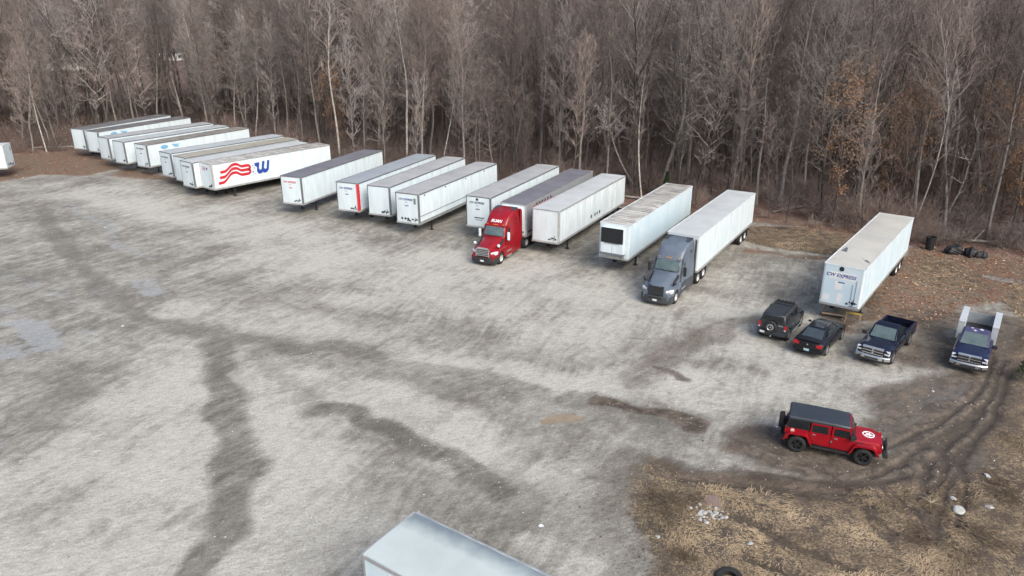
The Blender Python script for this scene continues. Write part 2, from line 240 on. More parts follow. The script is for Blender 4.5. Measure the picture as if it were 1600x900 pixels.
def ground_material():
    m=bpy.data.materials.new('gravel_and_soil'); m.use_nodes=True; nt=m.node_tree; N=nt.nodes; L=nt.links; b=N['Principled BSDF']
    tc=N.new('ShaderNodeTexCoord')
    wz=N.new('ShaderNodeTexNoise'); wz.inputs['Scale'].default_value=.07; wz.inputs['Detail'].default_value=2; L.new(tc.outputs['Object'],wz.inputs['Vector'])
    w1=N.new('ShaderNodeVectorMath'); w1.operation='MULTIPLY_ADD'; w1.inputs[1].default_value=(6,6,0); L.new(wz.outputs[1],w1.inputs[0]); L.new(tc.outputs['Object'],w1.inputs[2]); WARP=w1.outputs[0]
    def noise(scale,detail=5,rough=.6,rot=0,sc=(1,1,1),dist=0,warp=False):
        mp=N.new('ShaderNodeMapping'); mp.inputs['Rotation'].default_value=(0,0,rot); mp.inputs['Scale'].default_value=sc
        mp.vector_type='POINT'
        # rotate first, then stretch
        m1=N.new('ShaderNodeMapping'); m1.inputs['Rotation'].default_value=(0,0,rot); L.new(WARP if warp else tc.outputs['Object'],m1.inputs[0])
        mp.inputs['Rotation'].default_value=(0,0,0); L.new(m1.outputs[0],mp.inputs[0])
        n=N.new('ShaderNodeTexNoise'); n.inputs['Scale'].default_value=scale; n.inputs['Detail'].default_value=detail; n.inputs['Roughness'].default_value=rough; n.inputs['Distortion'].default_value=dist
        L.new(mp.outputs[0],n.inputs['Vector']); return n.outputs[0]
    def op(o,a,b_,c=None):
        n=N.new('ShaderNodeMath'); n.operation=o
        for i,v in enumerate((a,b_,c)):
            if v is None: continue
            if isinstance(v,(int,float)): n.inputs[i].default_value=v
            else: L.new(v,n.inputs[i])
        return n.outputs[0]
    def rng_(v,a,b_,c=0,d=1):
        n=N.new('ShaderNodeMapRange'); n.interpolation_type='SMOOTHSTEP'; L.new(v,n.inputs[0])
        for i,t in zip((1,2,3,4),(a,b_,c,d)): n.inputs[i].default_value=t
        return n.outputs[0]
    def mix(f,a,b_):
        n=N.new('ShaderNodeMix'); n.data_type='RGBA'; L.new(f,n.inputs[0])
        for i,v in ((6,a),(7,b_)):
            if isinstance(v,tuple): n.inputs[i].default_value=(*v,1)
            else: L.new(v,n.inputs[i])
        return n.outputs[2]
    peb=noise(3.2,4,.75,R(-20),(.6,1.6,1)); big=noise(.22,6,.6); mid=noise(1.4,6,.65,dist=.4); fine=noise(9,4,.7); grain=noise(26,3,.8)
    st=noise(1.0,5,.62,R(-60),(.16,1.3,1),warp=True); st2=noise(1.0,4,.6,R(-38),(.3,2.2,1),warp=True); st3=noise(1,3,.6,R(-66),(.4,3.2,1),warp=True); cloud=noise(.75,7,.7,dist=1.2)
    cen=lambda n,k: op('MULTIPLY',op('SUBTRACT',n,.5),k)
    A=N.new('ShaderNodeAttribute'); A.attribute_name='wear_sheen_a'; B=N.new('ShaderNodeAttribute'); B.attribute_name='wear_b'
    sa=N.new('ShaderNodeSeparateColor'); L.new(A.outputs['Color'],sa.inputs[0]); sb=N.new('ShaderNodeSeparateColor'); L.new(B.outputs['Color'],sb.inputs[0])
    dark,lite,pale,mud=sa.outputs[0],sa.outputs[1],sa.outputs[2],A.outputs['Alpha']; grass,leaf,rut,forest=sb.outputs[0],sb.outputs[1],sb.outputs[2],B.outputs['Alpha']
    t=op('ADD',op('MULTIPLY',lite,.45),op('ADD',cen(st,.8),op('ADD',cen(big,1.2),op('ADD',cen(st3,.5),op('ADD',cen(cloud,.95),op('ADD',cen(mid,.7),.40))))))
    base=mix(rng_(t,0,1),(.205,.188,.158),(.57,.55,.485))
    base=mix(rng_(op('ADD',op('MULTIPLY',dark,.74),op('ADD',op('ADD',cen(st,.5),cen(cloud,.6)),cen(st2,.4))),.3,.92),base,(.142,.130,.108))
    base=mix(rng_(op('ADD',pale,op('ADD',cen(st2,1.6),cen(mid,.8))),.55,.85,0,.75),base,(.40,.415,.42))  # pale patches: sky reflected in thin water, painted into the base colour
    # reddish clay tint in scattered streaks
    leafc=mix(rng_(fine,.38,.62),(.085,.050,.036),(.33,.175,.105)); leafc=mix(rng_(mid,.45,.7),leafc,(.27,.215,.155)); leafc=mix(rng_(cloud,.42,.62),leafc,(.20,.165,.125))
    base=mix(rng_(op('ADD',leaf,op('ADD',cen(mid,.9),cen(fine,.5))),.3,.7),base,leafc)
    grc=mix(rng_(fine,.3,.7),(.085,.060,.043),(.38,.29,.185)); grc=mix(rng_(mid,.42,.62),grc,(.11,.085,.068))
    base=mix(rng_(op('ADD',grass,cen(mid,.8)),.3,.7),base,grc)
    mudc=mix(rng_(mid,.35,.65),(.062,.045,.034),(.19,.148,.112)); mudc=mix(rng_(big,.5,.65),mudc,(.085,.062,.046))
    base=mix(rng_(op('ADD',mud,op('ADD',cen(mid,.8),cen(st2,.4))),.25,.9,0,.9),base,mudc)
    forc=mix(rng_(fine,.35,.65),(.10,.066,.053),(.32,.19,.145)); forc=mix(rng_(big,.4,.65),forc,(.25,.175,.135))
    base=mix(rng_(op('ADD',forest,cen(mid,.7)),.3,.7),base,forc)
    base=mix(rng_(op('ADD',rut,cen(mid,.8)),.3,.8,0,.8),base,(.085,.066,.050))
    hs=N.new('ShaderNodeHueSaturation'); L.new(base,hs.inputs['Color'])
    L.new(op('ADD',op('ADD',cen(fine,.85),op('ADD',cen(grain,1.1),cen(peb,.8))),.76),hs.inputs['Value'])
    L.new(hs.outputs[0],b.inputs['Base Color'])
    wet=op('MAXIMUM',op('MULTIPLY',pale,.5),op('MULTIPLY',mud,.3))
    L.new(op('SUBTRACT',.92,op('MULTIPLY',wet,.55)),b.inputs['Roughness']); b.inputs['Specular IOR Level'].default_value=.35
    bp=N.new('ShaderNodeBump'); bp.inputs['Strength'].default_value=.6; bp.inputs['Distance'].default_value=.06
    L.new(op('ADD',op('ADD',fine,op('MULTIPLY',grain,.5)),op('ADD',peb,op('MULTIPLY',mid,1.6))),bp.inputs['Height']); L.new(bp.outputs[0],b.inputs['Normal'])
    return m
me.materials.append(ground_material())
g_=bpy.data.objects.new('ground',me); COL.objects.link(g_); tag(g_,'grey gravel truck lot with dark wheel tracks, running into mud, dry grass and leaf litter','ground',kind='structure')
def ground_z(x,y):
    i=min(max(np.searchsorted(gy,y)-1,0),ny-1); j=min(max(np.searchsorted(gx,x)-1,0),nx-1); return float(Z[i*nx+j])
# far hills beyond the woods
def hill(name,x0,x1,y0,h,seed,col):
    n=60; mb=MB(); rows=[]
    for k in range(7):
        t=k/6
        for i in range(n):
            x=x0+(x1-x0)*i/(n-1); hh=h*(.65+.35*math.sin(i*.21+seed)+.12*math.sin(i*.67+seed*2))
            mb.v.append((x,y0+t*500,-1+hh*math.sin(t*PI*.5)**1.2))
    for k in range(6):
        for i in range(n-1): a=k*n+i; mb.f.append((a,a+1,a+1+n,a+n))
    o=mb.build(name,mat(name+'_woods',col,.95,var=.25,scale=.02,rnd=0),smooth=True); tag(o,'far wooded ridge on the horizon','hill',kind='structure')
hill('hills',-1800,1800,900,62,1.0,(.075,.07,.075))

# merged meshes of countless small pieces -------------------------------------------------
def mesh_tris(name,co,faces,mats,cols=None,label=None,cat=None,quad=False):
    k=4 if quad else 3
    me=bpy.data.meshes.new(name); me.vertices.add(len(co)); me.vertices.foreach_set('co',co.astype(np.float32).ravel())
    nf=len(faces); me.loops.add(nf*k); me.loops.foreach_set('vertex_index',faces.astype(np.int32).ravel()); me.polygons.add(nf); me.polygons.foreach_set('loop_start',np.arange(nf)*k)
    me.update(calc_edges=True)
    if cols is not None:
        at=me.color_attributes.new('tone','FLOAT_COLOR','POINT'); at.data.foreach_set('color',np.concatenate([cols,np.ones((len(cols),1))],1).astype(np.float32).ravel())
    me.materials.append(mats); o=bpy.data.objects.new(name,me); COL.objects.link(o); tag(o,label,cat,kind='stuff'); return o
def tone_mat(name,rough=.85,spec=.3):
    m=bpy.data.materials.new(name); m.use_nodes=True; nt=m.node_tree; N=nt.nodes; b=N['Principled BSDF']
    a=N.new('ShaderNodeAttribute'); a.attribute_name='tone'; nt.links.new(a.outputs['Color'],b.inputs['Base Color']); b.inputs['Roughness'].default_value=rough; b.inputs['Specular IOR Level'].default_value=spec
    return m
def scatter(n,x0,x1,y0,y1,dens,seed):
    r=np.random.default_rng(seed); x=r.uniform(x0,x1,n); y=r.uniform(y0,y1,n); m=masks(x,y); keep=r.random(n)<dens(x,y,m); 
    x,y=x[keep],y[keep]; z=np.array([ground_z(a,b) for a,b in zip(x,y)]); return x,y,z,r,{k:v[keep] for k,v in m.items()}
def visible(x,y,mx=8): return (np.abs(x)<y*.72+mx)
# dry grass: matted strands leaning in locally similar directions
x,y,z,r,m=scatter(430000,4,54,14,66,lambda x,y,m:np.clip(m['blades']*1.2-.2,0,1)*visible(x,y,3)*(.25+.75*sm((vnoise(x,y,1.0,31)-.25)*2.2)),21)
sel=r.random(len(x))<np.clip(30/np.hypot(x,y),.35,1); x,y,z=x[sel],y[sel],z[sel]; n=len(x)
flow=vnoise(x,y,3.2,32)*7+vnoise(x,y,1.0,33)*2.5; clump=vnoise(x,y,1.3,34); tuft=sm((vnoise(x,y,1.7,35)-.45)*3)
K=2; cos=[];cls=[];fs=[]
for k in range(K):
    ang=flow+r.normal(0,.55,n); ln=r.uniform(.10,.28,n)*(0.8+.7*tuft); lift=r.uniform(.08,.45,n)*ln*(.4+.5*tuft); w=r.uniform(.006,.014,n)*1.2
    ox=x+r.normal(0,.05,n); oy=y+r.normal(0,.05,n)
    dx,dy=np.cos(ang),np.sin(ang); px,py=-dy*w,dx*w
    p0=np.stack([ox-px,oy-py,z-.01],1); p1=np.stack([ox+px,oy+py,z-.01],1)
    p2=np.stack([ox+dx*ln*.5+px*.8,oy+dy*ln*.5+py*.8,z+lift],1); p3=np.stack([ox+dx*ln*.5-px*.8,oy+dy*ln*.5-py*.8,z+lift],1)
    p4=np.stack([ox+dx*ln,oy+dy*ln,z+lift*.65],1)
    base=len(cos)*5*n if False else sum(len(c) for c in cos)
    cos.append(np.stack([p0,p1,p2,p3,p4],1).reshape(-1,3)); i=np.arange(n)*5+base
    fs.append(np.concatenate([np.stack([i,i+1,i+2],1),np.stack([i,i+2,i+3],1),np.stack([i+3,i+2,i+4],1)]))
    t=np.clip((clump-.5)*1.5+.5+(vnoise(x,y,5,36)-.5)*.8+r.normal(0,.2,n),0,1)[:,None]; c=np.array([.10,.070,.048])*(1-t)+np.array([.52,.395,.25])*t
    gr=(r.random(n)<.03)[:,None]; c=np.where(gr,np.array([.12,.14,.06]),c); cls.append(np.repeat(c,5,axis=0))
mesh_tris('dry_grass',np.concatenate(cos),np.concatenate(fs),tone_mat('straw'),np.concatenate(cls),'matted tan dead grass covering the verge at the lower right','grass')
# low green weeds
def bits(name,x,y,z,r,size,cols,mats,label,cat,flat=.35,hgt=0):
    n=len(x); a=r.uniform(0,2*PI,n); s=r.uniform(size[0],size[1],n); co=[]
    for k in range(3):
        aa=a+k*2*PI/3+r.normal(0,.3,n); co.append(np.stack([x+np.cos(aa)*s,y+np.sin(aa)*s,z+.012+r.uniform(0,flat,n)*s],1))
    if hgt:
        co.append(np.stack([x+r.normal(0,.2,n)*s,y+r.normal(0,.2,n)*s,z+hgt*s],1)); P=np.stack(co,1).reshape(-1,3); i=np.arange(n)*4
        f=np.concatenate([np.stack([i,i+1,i+3],1),np.stack([i+1,i+2,i+3],1),np.stack([i+2,i,i+3],1)]); kk=4
        P[i]-= [0,0,.02];P[i+1]-=[0,0,.02];P[i+2]-=[0,0,.02]
    else: P=np.stack(co,1).reshape(-1,3); i=np.arange(n)*3; f=np.stack([i,i+1,i+2],1); kk=3
    c=cols[r.integers(0,len(cols),n)]*r.uniform(.7,1.25,(n,1)); return mesh_tris(name,P,f,mats,np.repeat(c,kk,axis=0),label,cat)
tm=tone_mat('leaf_tone')
x,y,z,r,m=scatter(260000,-95,75,30,135,lambda x,y,m:visible(x,y,3)*np.clip(np.maximum(m['leaf']*.85*np.where(y<80,1,.35),np.clip(1-np.abs(y-edge_y(x)-1)/5,0,1)*.8),0,1),22)
bits('fallen_leaves',x,y,z,r,(.06,.12),np.array([[.30,.14,.08],[.22,.11,.07],[.36,.22,.13],[.12,.07,.05],[.40,.29,.19]]),tm,'rusty brown fallen leaves along the woods edge and around the last trailer','leaves',.8)
x,y,z,r,m=scatter(90000,-60,50,15,80,lambda x,y,m:visible(x,y,2)*np.clip(.08+.5*m['dark']*(vnoise(x,y,2.5,41)>.5)+.5*m['mud']*(vnoise(x,y,1.5,42)>.6)+.35*(vnoise(x,y,5,43)>.75),0,1)*(1-m['grass'])*(1-m['forest'])*np.clip(30/np.hypot(x,y),0,1)*.7,23)
bits('loose_gravel',x,y,z,r,(.018,.05),np.array([[.45,.44,.41],[.25,.235,.22],[.62,.61,.58],[.14,.13,.12],[.33,.30,.26],[.2,.19,.17]]),tone_mat('stone_tone'),'loose pale limestone gravel spread over the lot','gravel',.3,.8)
x,y,z,r,m=scatter(60000,2,16,15,32,lambda x,y,m:visible(x,y,2)*np.exp(-((x-7)**2/6+(y-26)**2/14))*.6*(vnoise(x,y,.9,51)>.4),24)
bits('green_weeds',x,y,z,r,(.015,.04),np.array([[.09,.10,.055],[.10,.10,.05],[.13,.115,.07]]),tm,'low dull green weeds where gravel turns to dead grass','weeds',1.5)
x,y,z,r,m=scatter(60000,-90,50,15,110,lambda x,y,m:visible(x,y,2)*m['mud']*.6*np.clip(38/np.hypot(x,y),0,1),25)
bits('mud_clods',x,y,z,r,(.03,.09),np.array([[.10,.075,.055],[.17,.135,.10],[.07,.055,.045],[.30,.26,.21]]),tone_mat('clod_tone'),'dark churned mud clods round the red off-roader and pickups','mud',.3,.6)
# puddles
def puddle(name,cx,cy,rx,ry,rot,seed,m,label):
    mb=MB(); n=36; rr=random.Random(seed); ph=[rr.uniform(0,6) for _ in range(4)]
    pts=[]
    for k in range(n):
        a=2*PI*k/n; q=1+.18*math.sin(2*a+ph[0])+.14*math.sin(3*a+ph[1])+.09*math.sin(5*a+ph[2])+.05*math.sin(9*a+ph[3])
        u,v=rx*q*math.cos(a),ry*q*math.sin(a); pts.append((cx+u*math.cos(rot)-v*math.sin(rot),cy+u*math.sin(rot)+v*math.cos(rot),.012))
    mb.add(pts,[tuple(range(n))]); o=mb.build(name,m,fix=False); tag(o,label,'puddle',kind='structure')
mud_water=mat('muddy_water',(.30,.235,.155),.12,var=.1,scale=2)
puddle('puddle',2.6,34.05,.95,.5,.15,3,mud_water,'small tan muddy puddle in the gravel')
puddle('puddle',39.0,55.0,1.2,.7,-.5,8,mat('grey_water',(.25,.245,.23),.3,var=.1,scale=2),'pale grey puddle in the leaf litter by the woods')
# ------------------------------------------------------------------ trees
bark_d=mat('bark_dark',(.105,.092,.082),.95,var=.3,scale=3,rnd=.3,stretch=(4,4,1),spec=.2)
bark_g=mat('bark_grey',(.27,.245,.225),.95,var=.3,scale=3,rnd=.25,stretch=(4,4,1),spec=.2)
bark_p=mat('bark_pale',(.50,.46,.41),.9,var=.12,scale=2.5,rnd=.12,col2=(.28,.245,.21),spec=.2)
twig_d=mat('twig_brown',(.225,.182,.162),.95,var=.2,scale=1,rnd=.45,spec=.2)
twig_g=mat('twig_grey',(.30,.262,.24),.95,var=.2,scale=1,rnd=.5,spec=.2)
twig_p=mat('twig_pale',(.58,.54,.50),.95,var=.15,scale=1,rnd=.15,spec=.2)
leafy=mat('dead_leaf',(.38,.22,.125),.9,var=.2,scale=3,rnd=.15,spec=.2)
cedar=mat('cedar_green',(.05,.075,.035),.9,var=.3,scale=3,spec=.2)
def limb(mb,rd,p,d,ln,r,depth,tips,up=.25,n=3,segs=4,spread=.9,kids=(5,5),wig=.18):
    pts=[p.copy()]; rs=[r]; q=p.copy(); dd=d.normalized(); nodes=[]
    for i in range(segs):
        dd=(dd+Vector((rd.gauss(0,wig),rd.gauss(0,wig),rd.gauss(0,wig)*.6+up*.35))).normalized()
        q=q+dd*(ln/segs); pts.append(q.copy()); rs.append(max(r*(1-.8*(i+1)/segs),.011)); nodes.append((q.copy(),dd.copy(),rs[-1]))
    mb.tube(pts,rs,n if depth>0 else 3,cap=False)
    if depth==0: tips.append((pts[-1],dd)); return
    k=rd.randint(*kids) if depth>1 else rd.randint(kids[0],kids[1]+1)
    for j in range(k):
        t=.2+.8*(j+rd.random()*.8)/k; i=min(int(t*segs),segs-1); f=t*segs-i; b=pts[i].lerp(pts[i+1],min(f,1)); ddir=(pts[i+1]-pts[i]).normalized()
        o=ddir.orthogonal(); o.rotate(Matrix.Rotation(rd.uniform(0,2*PI),3,ddir)); nd=(ddir+o*rd.uniform(.5,1.1)*spread+Vector((0,0,up*.5))).normalized()
        limb(mb,rd,b,nd,ln*rd.uniform(.38,.6)*(1.1-.4*t),max(rs[i]*.55,.013),depth-1,tips,up,3,2 if depth==1 else 3,spread,kids,wig*1.3)
def make_tree(seed,H,r0,bare,nl,lratio,elev,tm_,cm_,depth=2,kids=(5,6),leaves=0,lean=(0,0),fork=False,spread=.9,up=.3,wander=.15,first=None,crownshape=1):
    rd=random.Random(seed); tr=MB(); cr=MB(); tips=[]
    p=Vector((0,0,-.4)); d=Vector((lean[0],lean[1],1)).normalized(); pts=[p.copy()]; rs=[r0*1.35]; n=12
    for i in range(n):
        d=(d+Vector((rd.gauss(0,wander)*.35,rd.gauss(0,wander)*.35,.12))).normalized(); p=p+d*(H/n); pts.append(p.copy()); rs.append(max(r0*(1-.93*((i+1)/n)**1.1),.012))
    tr.tube(pts,rs,7,cap=False)
    def at(t):
        f=t*n; i=min(int(f),n-1); return pts[i].lerp(pts[i+1],f-i),(pts[i+1]-pts[i]).normalized(),rs[i]*(1-(f-i))+rs[i+1]*(f-i)
    ga=rd.uniform(0,6)
    for j in range(nl):
        t=bare+(1-bare)*((j+rd.random())/nl)**.9; b,dd,rr=at(min(t,.985)); ga+=2.4+rd.gauss(0,.3)
        shape=(math.sin(PI*min(1,.18+.82*(1-(t-bare)/(1-bare))))**.6) if crownshape else (1-(t-bare)/(1-bare))*.8+.2
        if crownshape==2: q_=(t-bare)/(1-bare); shape=(.75+.5*math.sin(PI*q_*.9+.2))*(1.08-.75*q_)
        e=R(elev+25*(t-bare)/(1-bare)+rd.gauss(0,8)); nd=Vector((math.cos(ga)*math.cos(e),math.sin(ga)*math.cos(e),math.sin(e)))
        big=rr*.55>.05
        limb(tr if False else cr,rd,b,nd,H*lratio*shape*rd.uniform(.7,1.15),max(rr*.58,.024),depth,tips,up,4 if big else 3,4,spread,kids)
    if fork:
        for s in (0,1):
            b,dd,rr=at(rd.uniform(.35,.5)); a=rd.uniform(0,6); nd=(dd+Vector((math.cos(a),math.sin(a),0))*.55).normalized()
            limb(tr,rd,b,nd,H*.5,rr*.8,0,tips,.35,6,7,wig=.1); 
            for (q,qd) in tips[-1:]: limb(cr,rd,q-qd*H*.12,qd,H*.22,.05,2,tips,up,3,4,spread,kids)
    lf=MB()
    if leaves:
        for q,qd in tips:
            for _ in range(leaves):
                c=q+Vector((rd.gauss(0,.28),rd.gauss(0,.28),rd.gauss(0,.25))); u=Vector((rd.gauss(0,1),rd.gauss(0,1),rd.gauss(0,1))).normalized()*rd.uniform(.04,.075); w=u.orthogonal().normalized()*u.length
                lf.add([c+u,c+w,c-u,c-w],[(0,1,2,3)])
    return tr,cr,lf
def tree_proto(kind,*a,**k):
    tm_,cm_=a[7],a[8]; tr,cr,lf=make_tree(*a,**k)
    root=thing('bare_tree','x','tree'); t=tr.build('trunk',tm_,root,smooth=60,fix=False); c=cr.build('crown',cm_,root,fix=False)
    if lf.v: lf.build('foliage',leafy,root,fix=False)
    return root
PROTO={}
def P(key,*a,**k): PROTO[key]=tree_proto(key,*a,**k)
#        seed H  r0  bare nl lratio elev
P('tallA',11,24,.19,.30,34,.22,38,bark_d,twig_d)
P('tallB',12,22,.15,.24,34,.21,42,bark_g,twig_d)
P('tallC',13,25,.22,.32,30,.26,35,bark_d,twig_g,fork=True)
P('midA',14,17,.11,.18,30,.24,44,bark_g,twig_g)
P('midB',15,19,.12,.22,30,.22,48,bark_d,twig_d,lean=(.06,.02))
P('tallD',24,21,.16,.20,40,.26,30,bark_d,twig_g,spread=1.2,up=.15)
P('midC',25,15,.12,.22,26,.32,28,bark_g,twig_d,spread=1.2,up=.12,wander=.3)
P('tallE',26,23,.21,.45,22,.30,45,bark_g,twig_d,lean=(.10,.03),wander=.25)
P('slimA',16,12,.065,.14,24,.26,50,bark_g,twig_g,kids=(4,5))
P('slimB',17,10,.055,.10,24,.30,46,bark_d,twig_d,kids=(4,5))
P('paleA',18,23,.17,.42,20,.19,40,bark_p,twig_g,kids=(4,5))
P('paleB',19,17,.10,.35,18,.17,44,bark_p,twig_g,kids=(4,5),lean=(-.05,0))
P('oak',20,13,.13,.25,22,.26,30,bark_d,twig_d,kids=(4,4),leaves=5,crownshape=1)
# special trees of their own
P('whitecrown',31,25,.26,.26,26,.44,50,bark_g,twig_p,kids=(6,7),up=.4,crownshape=2)
P('whitelimb',32,25,.26,.45,9,.22,15,bark_p,twig_p,kids=(3,4),up=.1,wander=.08)
P('whitesnag',34,13,.13,.30,8,.24,12,bark_p,twig_p,depth=1,kids=(3,4),up=.05,wander=.35)
P('bent',35,15,.17,.55,16,.30,30,bark_p,twig_p,kids=(4,5),lean=(-.9,-.1),up=.2,wander=.1,crownshape=0)
P('darklean',36,26,.34,.42,22,.24,40,bark_d,twig_d,lean=(.42,.05),fork=True)
# underbrush clumps (never shown as things of their own)
def brush(seed,h,m,n=34):
    rd=random.Random(seed); mb=MB(); tips=[]
    for i in range(n):
        a=rd.uniform(0,2*PI); rr=rd.uniform(0,.9); e=rd.uniform(.5,1.4); limb(mb,rd,Vector((math.cos(a)*rr,math.sin(a)*rr,-.1)),Vector((math.cos(a)*.6,math.sin(a)*.6,e)),h*rd.uniform(.5,1.1),rd.uniform(.014,.022),2 if i%3==0 else 1,tips,.15,3,4,1.1,(3,5),.25)
    me=bpy.data.meshes.new('brush'); me.from_pydata(mb.v,[],mb.f); me.materials.append(m); return bpy.data.objects.new('brush',me)
brushes=[brush(51,2.8,twig_d),brush(52,4.6,mat('brush_red',(.24,.18,.155),.95,var=.25,rnd=.3,spec=.2)),brush(53,3.0,twig_g)]
# placement
rd=random.Random(77); spots=[]
cell=3.3
yy=18.0
while yy<262:
    xx=-240.0
    while xx<240:
        x=xx+rd.uniform(0,cell); y=yy+rd.uniform(0,cell)
        d=y-float(edge_y(x))
        if d>1.2 and abs(x)<y*.72+14 and not (x>44+.0 and y<46):
            keep=.97 if d<45 else .66
            if x<-.42*y+2 and d>26: keep*=.22
            if rd.random()<keep and not (x<-.25*y-10 and y>205): spots.append((x,y,d))
        xx+=cell
    yy+=cell
SPECIAL=[('whitelimb',4.4,112,0,1.1,'white-barked tree with a few long crooked side limbs, behind the grey-roofed trailer pair'),
 ('whitelimb',12.5,120,2.2,1.0,'slender white-barked tree leaning right in the woods above the red truck'),
 ('whitecrown',21.1,88.2,0,1.0,'large tree with a dense whitish fan-shaped crown behind the grey truck'),
 ('bent',15.2,86.5,.1,.8,'pale tree bent over far to the left at the woods edge'),
 ('whitesnag',44.4,73.0,.6,.8,'crooked white snag at the woods edge left of the black bin'),
 ('darklean',37.5,80,0,1.0,'massive dark tree leaning right behind the last trailer'),
 ('whitesnag',-78,120,2.0,1.0,'forked white tree at the far left of the woods')]
for kx,ky in [(-66,126),(-56,128),(-50.5,124),(-45,122),(-41,119),(-35,116),(-71,132),(-87,125),(-24,103),(-14,98),(-9,96)]:
    SPECIAL.append((('paleA','paleB')[int(kx)%2],kx,ky,kx,1.0,None))
def clear(x,y): return all((x-s[1])**2+(y-s[2])**2>2.2 for s in SPECIAL)
spots=[s for s in spots if clear(s[0],s[1])]
def inview(x,y): return abs(x)<y*.66+2
spots.sort(key=lambda s:(not inview(s[0],s[1]),math.hypot(s[0],s[1])))
def zone(x,y):
    px=800+1155.7*x/(y*.934+7.26)
    for lim,nm in ((60,'at the far left'),(150,'behind the leftmost trailers'),(235,'behind the blue-marked trailers'),(330,'behind the striped-roof trailer'),(430,'behind the packed trailers'),(520,'behind the flag-logo trailer'),(600,'behind the red-lettered trailer'),(685,'behind the red-striped trailer'),
      (735,'behind the plain white trailer'),(785,'behind the rail-sided trailer'),(880,'left of the red truck'),(940,'behind the red truck'),(1000,'behind the ribbed white trailer'),(1090,'behind the refrigerated trailer'),(1185,'behind the grey truck'),(1300,'behind the dry grass strip'),(1380,'left of the last trailer'),(1440,'behind the last trailer'),(1530,'behind the black bags'),(9999,'at the far right')):
        if px<lim: return nm
KP={'tallA':'tall dark bare tree','tallB':'tall narrow grey tree','tallC':'tall forked tree','tallD':'tall wide-branched tree','midC':'crooked spreading mid-height tree','tallE':'tall leaning grey tree','midA':'mid-height grey tree','midB':'tilted mid-height brown tree','slimA':'slim grey sapling','slimB':'slim dark sapling','paleA':'tall pale-trunked tree','paleB':'slender pale-trunked tree','oak':'small rusty-leaved tree'}
used={}
def put(kind,x,y,rz,s,label,name='bare_tree'):
    if kind not in used: o=PROTO[kind]; used[kind]=1
    else: o=copy_tree(PROTO[kind])
    o.location=(x,y,ground_z(x,y)); tl=random.Random(int(x*100)); o.rotation_euler=(tl.gauss(0,.045),tl.gauss(0,.05),rz) if label else (0,0,rz); o.scale=(s,s,s)
    tag(o,label,'tree','bare trees of the woods'); return o
def kind_for(x,y,d,rd):
    u=rd.random()
    if d<7: w=[('midC',.10),('tallD',.06),('slimA',.17),('slimB',.15),('midA',.12),('midB',.11),('tallB',.10),('tallA',.07),('paleB',.10),('oak',.03),('tallC',.04)]
    else: w=[('tallD',.14),('tallE',.12),('midC',.06),('tallA',.13),('tallB',.10),('tallC',.11),('midA',.13),('midB',.11),('slimA',.06),('slimB',.05),('paleA',.05),('paleB',.03),('oak',.02)]
    if x>28 and y<110 and rd.random()<.14: return 'oak'
    t=0
    for k,p in w:
        t+=p
        if u<t: return k
    return 'midB'
for k,x,y,rz,s,lab in SPECIAL: put(k,x,y,rz,s,lab or '%s at the woods edge %s'%(KP[k],zone(x,y)))
stuff=[]; nI=300-len(SPECIAL)
for i,(x,y,d) in enumerate(spots):
    k=kind_for(x,y,d,rd); rz=rd.uniform(0,2*PI); s=rd.uniform(.85,1.12)
    if i<nI:
        row='in the %s row of woods'%('front' if d<4 else 'second' if d<7.5 else 'third' if d<11 else 'fourth' if d<15 else 'fifth' if d<19 else 'sixth' if d<23 else 'seventh' if d<27 else 'eighth' if d<31 else 'rear')
        put(k,x,y,rz,s,'%s %s %s'%(KP[k],row,zone(x,y)))
    else: stuff.append((x,y,k,rz,s))
for k,o in PROTO.items():
    if k not in used: put(k,*(next((a,b) for a,b,kk,_,_ in stuff)),0,1,'x')
